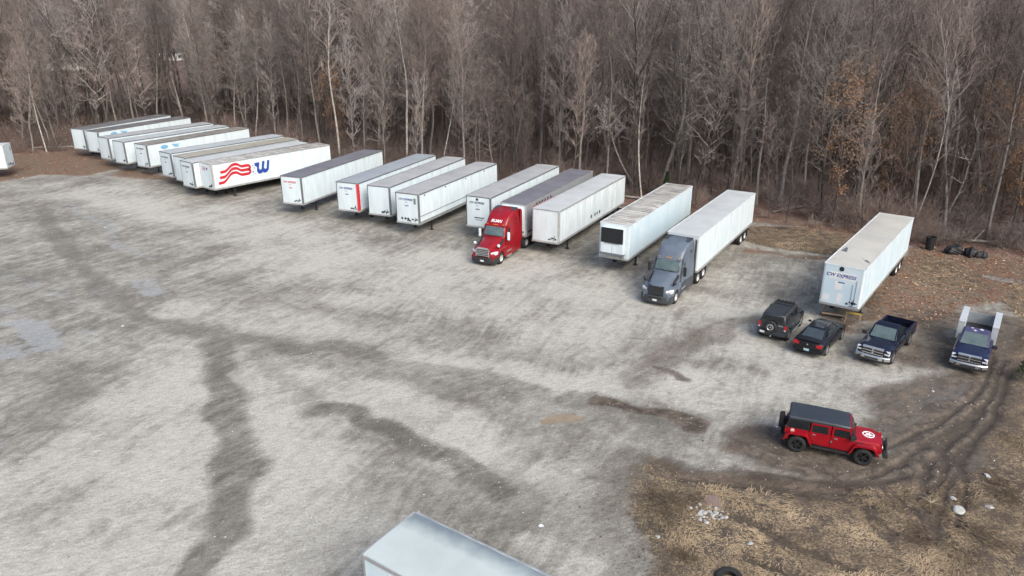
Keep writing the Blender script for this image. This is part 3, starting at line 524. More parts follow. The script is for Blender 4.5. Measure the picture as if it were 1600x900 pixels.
# the deeper wood and the underbrush as instanced masses
def gn_scatter(name,pts,sources,label,cat):
    me=bpy.data.meshes.new(name); n=len(pts); A=np.array(pts,float)
    me.vertices.add(n); me.vertices.foreach_set('co',A[:,:3].ravel())
    for nm,ty,col in (('kind','INT',A[:,3].astype(int)),('turn','FLOAT',A[:,4]),('size','FLOAT',A[:,5])):
        at=me.attributes.new(nm,ty,'POINT'); at.data.foreach_set('value',col)
    o=bpy.data.objects.new(name,me); COL.objects.link(o); tag(o,label,cat,kind='stuff')
    ng=bpy.data.node_groups.new(name+'_scatter','GeometryNodeTree'); ng.interface.new_socket('Geometry',in_out='INPUT',socket_type='NodeSocketGeometry'); ng.interface.new_socket('Geometry',in_out='OUTPUT',socket_type='NodeSocketGeometry')
    N=ng.nodes; L=ng.links; gi=N.new('NodeGroupInput'); go=N.new('NodeGroupOutput'); ip=N.new('GeometryNodeInstanceOnPoints')
    jn=N.new('GeometryNodeJoinGeometry')
    for src in sources[::-1]:
        j2=N.new('GeometryNodeJoinGeometry')
        for s in src:
            oi=N.new('GeometryNodeObjectInfo'); oi.inputs['Object'].default_value=s; oi.inputs['As Instance'].default_value=False; L.new(oi.outputs['Geometry'],j2.inputs[0])
        gt=N.new('GeometryNodeGeometryToInstance'); L.new(j2.outputs[0],gt.inputs[0]); L.new(gt.outputs[0],jn.inputs[0])
    L.new(gi.outputs[0],ip.inputs['Points']); L.new(jn.outputs[0],ip.inputs['Instance']); ip.inputs['Pick Instance'].default_value=True
    def attr(nm,ty):
        a=N.new('GeometryNodeInputNamedAttribute'); a.data_type=ty; a.inputs['Name'].default_value=nm; return a.outputs['Attribute']
    L.new(attr('kind','INT'),ip.inputs['Instance Index'])
    cx=N.new('ShaderNodeCombineXYZ'); L.new(attr('turn','FLOAT'),cx.inputs[2]); rv=N.new('FunctionNodeRandomValue'); rv.data_type='FLOAT_VECTOR'; rv.inputs[0].default_value=(-.09,-.09,0); rv.inputs[1].default_value=(.09,.09,0); va=N.new('ShaderNodeVectorMath'); L.new(cx.outputs[0],va.inputs[0]); L.new(rv.outputs[0],va.inputs[1]); L.new(va.outputs[0],ip.inputs['Rotation'])
    c2=N.new('ShaderNodeCombineXYZ'); a=attr('size','FLOAT')
    for q in range(3): L.new(a,c2.inputs[q])
    L.new(c2.outputs[0],ip.inputs['Scale']); L.new(ip.outputs[0],go.inputs[0])
    md=o.modifiers.new('scatter','NODES'); md.node_group=ng; return o
KS=['tallD','midC','tallE','tallA','tallB','tallC','midA','midB','slimA','slimB','paleA','paleB','oak']
gn_scatter('deep_woods',[(x,y,ground_z(x,y),KS.index(k),rz,s) for x,y,k,rz,s in stuff],[[c for c in PROTO[k].children] for k in KS],'mass of bare winter woods stretching back behind the first rows of trees','woods')
bp=[]
for _ in range(17000):
    y=rd.uniform(30,190); x=rd.uniform(-140,130); d=y-float(edge_y(x))
    if d>(0.6 if rd.random()<.85 else -1.6) and abs(x)<y*.7+8 and rd.random()<(.55 if d<9 else .42): bp.append((x,y,ground_z(x,y),rd.choice((0,0,1,1,1,2)),rd.uniform(0,6.28),rd.uniform(.4,1.0)*(.6 if d<2 else 1)))
gn_scatter('underbrush',bp,[[b] for b in brushes],'tangled brown underbrush along the foot of the woods','underbrush')
print('trees',len(spots)+len(SPECIAL),'stuff',len(stuff),'brush',len(bp), 'faces', sum(len(c.data.polygons) for o in PROTO.values() for c in o.children))
# fallen trunks on the forest floor, seen along the edge
for i,(x,y,rz,l) in enumerate(((27,74.5,.5,7),(40,66.5,-.3,6),(48.5,63,.9,8),(12,83,-.6,7),(-14,99,.2,8),(-74,115,.1,7),(36.5,70,2.4,5))):
    o=MB().tube([(0,0,.15),(l*.35,.1,.2),(l*.7,-.1,.24),(l,.15,.3)],[.16,.14,.11,.05],8).tube([(l*.5,0,.22),(l*.6,.5,.9),(l*.68,.9,1.3)],[.06,.04,.02],5).build('fallen_trunk',bark_p if i%2 else bark_g,smooth=60); o.location=(x,y,ground_z(x,y)); o.rotation_euler=(0,0,rz)
    tag(o,'fallen grey trunk lying in the brush %s'%zone(x,y),'fallen tree','fallen trunks at the woods edge')
# cedars
def cedar_tree(x,y,h,label,rz=0):
    rd=random.Random(int(h*10)); root=thing('cedar_tree',label,'tree',(x,y,ground_z(x,y)),rz); mb=MB().tube([(0,0,-.2),(0,0,h*.9)],[.06,.01],6); mb.build('trunk',bark_d,root)
    f=MB()
    for _ in range(int(900*h/2)):
        t=rd.random()**.8; z=.15+t*(h-.15); rr=(1-t)*h*.26*rd.uniform(.4,1.05)+.04; a=rd.uniform(0,2*PI); c=Vector((math.cos(a)*rr,math.sin(a)*rr,z)); u=Vector((math.cos(a),math.sin(a),.7+rd.gauss(0,.3))).normalized()*rd.uniform(.07,.14); w=u.orthogonal().normalized()*.03
        f.add([c-u*.4-w,c-u*.4+w,c+u+w*.3,c+u-w*.3],[(0,1,2,3)])
    f.build('crown',cedar,root,fix=False)
cedar_tree(16.8,79.0,3.6,'small dark green cedar behind the refrigerated trailer')
cedar_tree(29.9,38.2,2.6,'small dark green cedar at the right edge beside the blue work truck')
# ------------------------------------------------------------------ places seen far through the branches
wallw=mat('siding_white',(.7,.7,.68),.8); wallb=mat('brick_red',(.27,.13,.1),.9,scale=6); roofm=mat('roof_shingle',(.14,.13,.13),.9); roofb=mat('roof_brown',(.2,.13,.1),.9); winm=mat('far_glass',(.03,.04,.05),.15)
def house(x,y,rz,w,d,h,wm,rm,label):
    root=thing('house',label,'house',(x,y,0),rz)
    MB().box(-w/2,w/2,-d/2,d/2,0,h).build('wall',wm,root)
    rf=MB().prism([(-d/2-.5,h+.004),(d/2+.5,h+.004),(0,h+d*.3)],'x',-w/2-.4,w/2+.4).build('roof',rm,root); MB().box(w*.2,w*.2+.8,-.4,.4,h+d*.2,h+d*.3+.9).build('chimney',wallb,rf)
    for i in range(4):
        cx=-w/2+w*(i+.5)/4
        if i==1: dd=MB().box(cx-.5,cx+.5,-d/2-.06,-d/2+.02,0,2.1).build('door',winm,root)
        else: ww=MB().box(cx-.7,cx+.7,-d/2-.03,-d/2+.02,1,2.3).build('window',wm,root); MB().box(cx-.6,cx+.6,-d/2-.05,-d/2-.02,1.1,2.2).build('pane',winm,ww)
house(-141,318,.2,14,8,3.2,wallw,roofm,'low white house seen far off through the bare trees at upper left')
house(-120,345,-.1,13,8,5.5,wallb,roofb,'red brick house beyond the woods at upper left')
house(-178,300,.3,12,8,3,wallw,roofm,'white house beyond the woods near the left edge')
house(-56,420,0,14,9,5.5,wallw,roofb,'white two-storey house far beyond the woods at top centre left')
house(-150,262,.25,18,9,3,wallw,roofm,'long white shed behind the trees above the leftmost trailers')
pr=thing('utility_pole','dark wooden utility pole with crossarm above the trees at upper left','utility pole',(-66,150,0)); MB().tube([(0,0,-.5),(.15,0,19.5)],[.2,.13],8).build('pole',bark_d,pr); ca=MB().box(-1.5,1.7,-.06,.06,18.3,18.45).build('crossarm',bark_d,pr)
for q in (-1.3,-.5,.6,1.4): MB().lathe([(0,0),(.07,0),(.05,.2),(0,.22)],(q,0,18.45),'z',8).build('insulator',wallw,ca)
# ------------------------------------------------------------------ vehicle materials
white=mat('trailer_white',(.68,.765,.80),.42,var=.08,scale=1.6,stretch=(1,1,.2)); white2=mat('trailer_white_dull',(.67,.73,.75),.5,var=.09,scale=1.2,stretch=(1,1,.3))
bluew=mat('trailer_bluish_white',(.55,.68,.75),.4,var=.09,scale=.6,col2=(.66,.74,.77)); silver=mat('silver_side',(.5,.52,.54),.35,.5,var=.08)
rail=mat('rail_grey',(.24,.25,.26),.5,.4,var=.15); post=mat('post_grey',(.15,.16,.17),.5,.3); alu=mat('alu_worn',(.52,.52,.51),.45,.5,var=.15)
steel=mat('chassis_black',(.025,.025,.027),.6,var=.2); rubber=mat('tyre_rubber',(.022,.022,.022),.85,var=.25,scale=6); rimw=mat('rim_white',(.62,.62,.62),.4,.3,var=.15,scale=5); rimg=mat('rim_silver',(.50,.50,.51),.3,.8,var=.1); rimk=mat('rim_black',(.03,.03,.032),.35,.3)
glass=mat('window_glass',(.012,.016,.018),.06,var=0,spec=.8); shield=mat('windscreen_glass',(.10,.14,.14),.08,var=.15,scale=2,spec=.9); chrome=mat('chrome',(.62,.63,.64),.25,.8,var=.05); lampw=mat('lamp_clear',(.72,.74,.75),.12,.2,var=.15,scale=12); lampr=mat('lamp_red',(.42,.012,.018),.18,var=.1); amber=mat('lamp_amber',(.7,.25,.03),.3)
plate=mat('plate_white',(.72,.74,.76),.5); black=mat('black_plastic',(.03,.031,.034),.55,var=.15); darkg=mat('dark_grey_plastic',(.055,.06,.066),.5,var=.15)
ink_b=mat('ink_navy',(.025,.05,.24),.5,var=0); ink_k=mat('ink_black',(.03,.03,.035),.5,var=0); ink_r=mat('ink_red',(.50,.018,.03),.45,var=0); ink_bl=mat('ink_royal',(.02,.06,.30),.45,var=0); ink_lb=mat('ink_pale_blue',(.22,.45,.66),.5,var=.1); ink_w=mat('ink_white',(.8,.8,.8),.5,var=0)
def roof_mat(name,c1,c2,scale=.5,stretch=(1,1,1),rough=.5): return mat(name,c1,rough,var=.1,scale=scale,col2=c2,stretch=stretch)
RF={'dark':roof_mat('roof_dark',(.12,.115,.12),(.20,.195,.195)),'grey':roof_mat('roof_grey',(.42,.43,.43),(.33,.335,.34)),'grey2':roof_mat('roof_slate',(.15,.15,.175),(.21,.21,.23)),
 'pale':roof_mat('roof_pale',(.46,.49,.50),(.38,.40,.42)),'cream':roof_mat('roof_cream',(.44,.41,.33),(.33,.30,.25),.8,(1.5,.5,1)),'stain':roof_mat('roof_stained',(.58,.57,.53),(.19,.175,.165),1.1,(1.6,.45,1)),
 'stripe':roof_mat('roof_striped',(.34,.32,.28),(.11,.09,.085),1.0,(2.6,.35,1)),'blue':roof_mat('roof_bluegrey',(.29,.325,.36),(.35,.375,.40)),'white':roof_mat('roof_white',(.53,.555,.555),(.44,.46,.46)),
 'dust':roof_mat('roof_dusty',(.52,.505,.455),(.43,.42,.38),.4),'near':roof_mat('roof_near',(.47,.525,.51),(.38,.425,.41),.35)}
def soot(m):
    nt=m.node_tree; N=nt.nodes; b=N['Principled BSDF']; src=b.inputs['Base Color'].links[0].from_socket
    tc=N.new('ShaderNodeTexCoord'); sp=N.new('ShaderNodeSeparateXYZ'); nt.links.new(tc.outputs['Object'],sp.inputs[0])
    nz=N.new('ShaderNodeTexNoise'); nz.inputs['Scale'].default_value=2.2; nz.inputs['Detail'].default_value=6; nt.links.new(tc.outputs['Object'],nz.inputs['Vector'])
    def mth(o,a,b_,c=None):
        n=N.new('ShaderNodeMath'); n.operation=o
        for i,v in enumerate((a,b_,c)):
            if v is None: continue
            if isinstance(v,(int,float)): n.inputs[i].default_value=v
            else: nt.links.new(v,n.inputs[i])
        return n.outputs[0]
    # dirty strip along the +y edge, fading towards the tail
    e=mth('SUBTRACT',mth('MULTIPLY_ADD',sp.outputs[1],2.4,-1.35),mth('MULTIPLY',sp.outputs[0],.10)); t=mth('ADD',e,mth('MULTIPLY',mth('SUBTRACT',nz.outputs[0],.5),1.3))
    mr=N.new('ShaderNodeMapRange'); mr.inputs[1].default_value=-.5; mr.inputs[2].default_value=1.3; mr.inputs[4].default_value=.8; nt.links.new(t,mr.inputs[0])
    mx=N.new('ShaderNodeMix'); mx.data_type='RGBA'; nt.links.new(mr.outputs[0],mx.inputs[0]); nt.links.new(src,mx.inputs[6]); mx.inputs[7].default_value=(.10,.13,.16,1); nt.links.new(mx.outputs[2],b.inputs['Base Color'])
soot(RF['near'])
def wheel(parent,x,y,r,w,rim,name='wheel',n=24,rimr=.62,spokes=5,dual=False,face=None):
    """face: +1 if outer side faces +y"""
    s=face if face else (1 if y>0 else -1); t=MB(); h=w/2; c=(x,y,r)
    t.lathe([(r*rimr,-h*.85),(r*.86,-h),(r*.97,-h*.8),(r,-h*.4),(r,h*.4),(r*.97,h*.8),(r*.86,h),(r*rimr,h*.85),(r*rimr,-h*.85)],c,'y',n)
    o=t.build(name,rubber,parent,smooth=50); m=MB()
    if dual: m.lathe([(r*rimr*1.01,s*h*.9),(r*rimr*.93,s*h*.75),(r*rimr*.85,-s*h*.2),(r*.3,-s*h*.35),(r*.26,s*h*.35),(0,s*h*.4)],c,'y',n)
    else:
        m.lathe([(r*rimr*1.01,s*h*.88),(r*rimr*.92,s*h*.8),(r*rimr*.9,s*h*.1),(0,s*h*.05)],c,'y',n)
        for k in range(spokes):
            a=2*PI*k/spokes+.3; ca,sa=math.cos(a),math.sin(a); q=MB().prism([(r*.08,-r*.07),(r*rimr*.93,-r*.10),(r*rimr*.93,r*.10),(r*.08,r*.07)],'y',min(s*h*.2,s*h*.72),max(s*h*.2,s*h*.72))
            q.xf(Matrix.Translation(c)@Matrix.Rotation(a,4,'Y')); m.add(q.v,q.f)
        m.lathe([(r*.17,s*h*.2),(r*.17,s*h*.8),(0,s*h*.82)],c,'y',10)
    m.build('rim',rim,o,smooth=40); return o
# ------------------------------------------------------------------ semi-trailers: x from nose to tail, z up
TL=16.15; TW=2.6; TH=4.1; TB=1.13
def trailer(label,x,y,h,side=white,nose=None,roof='grey',postm=post,text=None,textm=ink_b,unit=None,ribs=False,skirt=False,stripe=False,flag=False,oval=False,gear=True,decals=3,bows=0,L=TL,name='semi_trailer',group='semi-trailers parked in a row along the woods',extra=None,sub=True):
    t=thing(name,label,'trailer',(x,y,0),R(h),group); W=TW/2; nose=nose or side
    # box body with softly rounded nose corners
    c=.09; poly=[(c,-W+.01),(L,-W+.01),(L,W-.01),(c,W-.01),(.025,W-.04),(.0,W-c-.03),(.0,-W+c+.03),(.025,-W+.04)]
    MB().prism(poly,'z',TB+.12,TH-.05).build('box_body',side,t)
    MB().box(-.008,.0,-W+.15,W-.15,TB+.16,TH-.12).build('nose_panel',nose,t)
    # roof sheet with slight crown and bows
    rm=MB(); n=26
    for i in range(n+1):
        xx=.03+(L-.06)*i/n; zz=TH-.045+(.010 if i%2 else 0)
        for yy,dz in ((-W+.04,0),(-W*.5,.03),(0,.04),(W*.5,.03),(W-.04,0)): rm.v.append((xx,yy,zz+dz))
    for i in range(n):
        for k in range(4): a=i*5+k; rm.f.append((a,a+1,a+6,a+5))
    r_=rm.build('roof',RF[roof],t,smooth=True)
    if bows:
        b=MB(); rd=random.Random(bows)
        for i in range(30):
            xx=.5+(L-1)*i/30+rd.uniform(-.04,.04); b.box(xx,xx+rd.uniform(.02,.05),-W+rd.uniform(.1,.5),W-rd.uniform(.1,.5),TH-.01,TH+.003+.01)
        b.build('roof_bow',mat('roof_bow_dirt',(.28,.27,.25),.7),r_)
    tr=MB()
    for s in (-1,1): tr.box(.07,L,s*W-.02 if s<0 else W-.02,s*W+.02 if s<0 else W+.022,TH-.14,TH-.02)
    tr.box(-.02,.05,-W+.04,W-.04,TH-.10,TH-.02); tr.box(L-.03,L+.02,-W,W,TH-.14,TH-.02); tr.build('top_rail',rail if postm is post else postm,t)
    br=MB()
    for s in (-1,1): br.box(.07,L,min(s*(W-.01),s*(W+.022)),max(s*(W-.01),s*(W+.022)),TB,TB+.2)
    br.box(-.02,.06,-W+.03,W-.03,TB,TB+.16); br.build('bottom_rail',alu,t)
    for s in (-1,1):
        pm=ink_r if (stripe and s<0) else postm; ww=.17 if pm is ink_r else .075
        p=MB().prism([(-.014,s*(W-.05-ww)),(.005,s*(W-.045)),(.03,s*(W-.015)),(.085,s*(W+.012)),(.085+ww,s*(W+.012)),(.085+ww,s*(W-.03)),(.03,s*(W-.12))],'z',TB+.16,TH-.1); p.build('corner_post',pm,t)
    for s in (-1,1):
        sp=MB(); k=1
        while k*1.22<L-.2:
            xx=k*1.22; e=.003 if not ribs else .014; w_=.012 if not ribs else .05
            sp.box(xx-w_,xx+w_,min(s*W-s*.02,s*(W+e)),max(s*W-s*.02,s*(W+e)),TB+.2,TH-.14); k+=1
        sp.build('side_seam',side,t)
    if skirt:
        b=MB()
        for s in (-1,1): b.box(.1,L,min(s*W,s*(W+.03)),max(s*W,s*(W+.03)),TB+.78,TB+.83); b.box(.1,L,min(s*W,s*(W+.026)),max(s*W,s*(W+.026)),TB+.2,TB+.26)
        b.build('scuff_rail',rail,t)
    fr=MB().box(.3,L-.1,-.9,.9,TB-.12,TB+.02); 
    for i in range(26): fr.box(.5+i*.6,.56+i*.6,-W+.05,W-.05,TB-.1,TB+.1)
    fr.build('floor_frame',steel,t)
    # landing gear
    for s in (-1,1):
        lg=MB().box(2.55,2.68,s*.95-.06,s*.95+.06,.12,TB); lg.tube([(2.62,s*.95,.55),(3.5,s*.9,TB-.05)],.03,5)
        o=lg.build('landing_leg',steel,t); MB().box(2.45,2.8,s*.95-.15,s*.95+.15,0,.06).box(2.57,2.66,s*.95-.045,s*.95+.045,.04,.2).build('foot',steel,o)
    MB().box(2.58,2.66,-.92,.92,.62,.70).tube([(2.6,-1.0,.8),(2.6,-1.28,.8),(2.6,-1.30,.6)],.018,5).build('leg_brace',steel,t)
    # tandem
    for ax in (L-3.5,L-2.2):
        for s in (-1,1):
            wheel(t,ax,s*1.03,.5,.5,rimw,dual=True,n=20,rimr=.56)
    b=MB().box(L-4.3,L-1.5,-.62,-.5,.75,TB).box(L-4.3,L-1.5,.5,.62,.75,TB); 
    for ax in (L-3.5,L-2.2): b.tube([(ax,-.95,.5),(ax,.95,.5)],.07,8)
    b.build('bogie',steel,t)
    for s in (-1,1): MB().box(L-1.42,L-1.40,s*.98-.3,s*.98+.3,.28,TB).build('mud_flap',black,t)
    MB().box(L-.1,L-.02,-1.15,1.15,.50,.62).box(L-.1,L-.03,-.75,-.67,.6,TB).box(L-.1,L-.03,.67,.75,.6,TB).build('rear_bumper',steel,t)
    dd=MB().box(L,L+.03,-W+.1,-.01,TB+.16,TH-.18).box(L,L+.03,.01,W-.1,TB+.16,TH-.18).build('rear_door',nose,t); MB().tube([(L+.05,-.3,TB+.2),(L+.05,-.3,TH-.2)],.015,5).tube([(L+.05,.3,TB+.2),(L+.05,.3,TH-.2)],.015,5).build('lock_rod',rail,dd)
    for s in (-1,1): MB().box(L,L+.03,s*1.12-.06,s*1.12+.06,TB+.0,TB+.09).build('tail_light',lampr,t)
    # plumbing and placards low on the nose (image right = -y)
    rd=random.Random(int(x*7+y)); g=MB()
    if decals:
        for i in range(decals+2):
            py=-W+.3+.17*i+rd.uniform(-.03,.03); pz=TB+.38+rd.uniform(-.06,.16); s_=rd.uniform(.045,.09); g.box(-.028,-.006,py-s_,py+s_,pz-s_,pz+s_)
        g.tube([(-.05,-W+.38,TB+.75),(-.07,-W+.40,TB+.45),(-.04,-W+.5,TB+.25)],.02,5)
        g.build('air_connector',steel,t)
    if decals>4:
        g=MB()
        for i,py in enumerate((.62,.25,-.05)): g.prism([(py-.15,TB+.5),(py,TB+.35),(py+.15,TB+.5),(py,TB+.65)],'x',-.018,-.008)
        g.build('placard',ink_k,t)
    # flip: looking at the nose, +x(text) must map to -y
    NM=lambda yy,zz: Matrix.Translation((-.012,yy,zz))@Matrix(((0,0,-1,0),(-1,0,0,0),(0,1,0,0),(0,0,0,1)))
    if text:
        text_mesh(text,.27 if extra!='patched' else .33,NM(.15,TH-.62 if extra!='patched' else TH-.75),'lettering',textm,t,shear=.25,depth=.006,bold=.009,width=1.0)
        text_mesh('LLC',.15,NM(.1,TH-.88),'lettering',textm,t,depth=.006)
        MB().box(-.016,-.008,-.16,.26,TH-1.25,TH-1.17).build('number_strip',textm,t)
    SM=lambda xx,zz: Matrix.Translation((xx,-W-.012,zz))@Matrix(((1,0,0,0),(0,0,-1,0),(0,1,0,0),(0,0,0,1)))
    if flag:
        # waving red stripes that end in a rounded B, then an ampersand of stars and a blue W
        def spl(pts,u):
            for (u0,z0),(u1,z1) in zip(pts[:-1],pts[1:]):
                if u<=u1: q=(u-u0)/(u1-u0); q=q*q*(3-2*q); return z0+(z1-z0)*q
            return pts[-1][1]
        for x0,zl,zp,ze in ((1.0,3.02,3.66,3.30),(.85,2.42,3.20,2.83),(.65,1.82,2.72,2.34)):
            m=MB(); top=[]; bot=[]; x1=4.45
            for k in range(37):
                u=k/36; xx=x0+(x1-x0)*u; zz=spl([(0,zl),(.14,zl+.02),(.50,zp),(.58,zp),(.80,ze),(1,ze)],u); top.append((xx,zz+.155)); bot.append((xx,zz-.155))
            n_=37
            for yy in (-W-.014,-W-.004): m.v+=[(p[0],yy,p[1]) for p in top+bot]
            for k in range(n_-1): m.f.append((k,k+1,n_+k+1,n_+k)); m.f.append((2*n_+k,2*n_+k+1,3*n_+k+1,3*n_+k))
            m.build('flag_stripe',ink_r,t)
        m=MB()
        for cz,ro in ((3.065,.39),(2.585,.40)):
            a=[(4.44+.42*math.cos(q*PI/8-PI/2),cz+ro*math.sin(q*PI/8-PI/2)) for q in range(9)]; b_=[(4.44+.14*math.cos(q*PI/8-PI/2),cz+.085*math.sin(q*PI/8-PI/2)) for q in range(9)][::-1]
            o_=len(m.v)
            for yy in (-W-.017,-W-.004): m.v+=[(p[0],yy,p[1]) for p in a+b_]
            for k in range(8): m.f.append((o_+k,o_+k+1,o_+16-k,o_+17-k))
        m.build('letter_b',ink_r,t)
        m=MB()
        for q,(sx,sz,r_) in enumerate(((5.12,3.15,.08),(5.08,2.45,.11),(5.3,2.2,.06),(5.32,2.85,.08))):
            m.prism([(sx+(r_*1.3 if k%2==0 else r_*.55)*math.sin(k*PI/5),sz+(r_*1.3 if k%2==0 else r_*.55)*math.cos(k*PI/5)) for k in range(10)],'y',-W-.014,-W-.004)
        m.prism([(5.32,3.4),(5.9,3.45),(5.9,2.85),(5.72,2.7),(5.6,2.95),(5.4,3.05)],'y',-W-.014,-W-.004); m.build('star_field',ink_bl,t)
        m=MB()
        for j,ox in enumerate((0,.68)): ox-=2.25; m.prism([(7.95+ox,3.38),(8.28+ox,3.42),(8.1+ox,2.72),(8.25+ox,2.5),(8.45+ox,2.6),(8.62+ox,3.48),(8.92+ox,3.5),(8.72+ox,2.45),(8.45+ox,2.12),(8.0+ox,2.1),(7.82+ox,2.42)],'y',-W-.016-.003*j,-W-.004)
        m.build('letter_w',ink_bl,t)
        m=MB()
        for i in range(3): m.box(-.016,-.008,.05,.75,TH-.55-i*.16,TH-.47-i*.16)
        m.build('nose_emblem',ink_r,t); MB().box(-.016,-.008,-.45,-.15,TH-.75,TH-.5).build('nose_emblem',ink_bl,t)
    if oval:
        m=MB(); m.prism([(2.5+.55*math.cos(k*PI/10),3.45+.27*math.sin(k*PI/10)) for k in range(20)],'y',-W-.014,-W-.004)
        m.prism([(3.5,3.75),(4.1,3.6),(4.9,3.62),(4.5,3.45),(4.7,3.2),(4.1,3.25),(3.8,3.45)],'y',-W-.014,-W-.004); m.build('blue_emblem',ink_lb,t)
    if extra=='diamonds':
        m=MB()
        for xx in (7.2,8.1,8.6,9.25): m.prism([(xx-.16,TB+.78),(xx,TB+.58),(xx+.16,TB+.78),(xx,TB+.98)],'y',-W-.03,-W-.004)
        m.build('placard',ink_k,t)
    if extra=='lights':
        m=MB()
        for xx in (1.0,4.8,8.9,13): m.box(xx,xx+.16,-W-.04,-W-.0,TH-.34,TH-.24)
        m.build('marker_light',steel,t); MB().box(-.02,-.008,-.98,-.74,TH-1.0,TH-.45).build('vent_panel',rail,t)
    if extra=='ruan':
        text_mesh('RUAN',1.55,SM(3.2,3.05),'lettering',ink_r,t,shear=.2,depth=.01,bold=.03)
        m=MB()
        for i in range(6): m.box(2.0+i*.62,2.2+i*.62,-W-.03,-W-.004,TH-.42,TH-.26)
        m.build('side_mark',ink_k,t); MB().box(.4,L,-W-.012,-W+.0,TB+.35,TB+.5).build('side_band',ink_k,t)
    if extra=='round': MB().lathe([(0,-.02),(.13,-.02),(.13,-.005)],(0,-.0+.1,TH-.3),'x',14).build('nose_vent',steel,t); MB().box(-.016,-.008,-.6,.4,TB+.9,TB+1.0).box(-.016,-.008,-.45,.3,TB+.72,TB+.77).build('number_strip',ink_k,t)
    if extra=='patched':
        MB().lathe([(0,-.03),(.16,-.03),(.16,-.005)],(0,.15,TH-.26),'x',14).build('nose_vent',steel,t)
        pm=mat('patch_white',(.78,.79,.79),.5,var=.05); MB().box(-.0115,-.008,-.85,.9,TH-1.0,TH-.5).box(-.011,-.008,-.05,.45,TH-1.75,TH-1.15).box(-.0115,-.008,.7,1.1,TB+.35,TB+.75).box(-.011,-.008,-.1,.2,TB+.3,TB+1.0).build('primer_patch',pm,t)
        m=MB().tube([(-.03,-.7,TB+.3),(-.03,-.7,TH-1.2)],.012,4).tube([(-.03,-.92,TB+.3),(-.03,-.92,TH-.9)],.012,4)
        m.box(-.02,-.008,-1.15,-.6,TB+.2,TB+.24).box(-.02,-.008,-1.15,-.6,TB+.44,TB+.48).build('conduit',rail,t)
        MB().prism([(1.6,-1.2),(2.2,-.9),(2.0,-.75),(2.5,-.5),(1.8,-.85)],'z',TH-.03,TH+.004).build('roof_tear',rail,t)
        MB().prism([(3.2,.7),(4.2,.85),(4.4,1.0),(3.4,1.1)],'z',TH-.03,TH+.002).build('roof_tear',rail,t)
    if unit:
        u=thing_part('cooling_unit',t)
    return t
def thing_part(n,t): return None
def reefer_unit(t,hidden=False):
    b=MB().box(-.42,-.0,-.98,1.02,TB+.42,TH-.22).build('cooling_unit',white,t,bevel=.06)
    MB().box(-.46,-.40,-.93,.97,TB+1.45,TH-.28).build('grille',mat('grille_dark',(.012,.014,.018),.4,var=.05),b,bevel=.03); m=MB()
    for i in range(7): m.box(-.468,-.452,-.6,.65,TB+1.4+i*.17,TB+1.43+i*.17)
    m.build('grille_slat',steel,b); MB().box(-.43,-.415,-.02,.0,TB+.5,TB+1.2).build('door_seam',rail,b)
    MB().box(-.5,-.05,-1.0,1.04,TB+.42,TB+.62).build('lower_cowl',mat('cowl_grey',(.16,.18,.2),.5),b,bevel=.04)
    MB().box(-.25,-.02,-.7,.6,TB+.12,TB+.38).box(-.2,-.02,-.95,-.75,TB+.15,TB+.35).build('fuel_frame',alu,t)
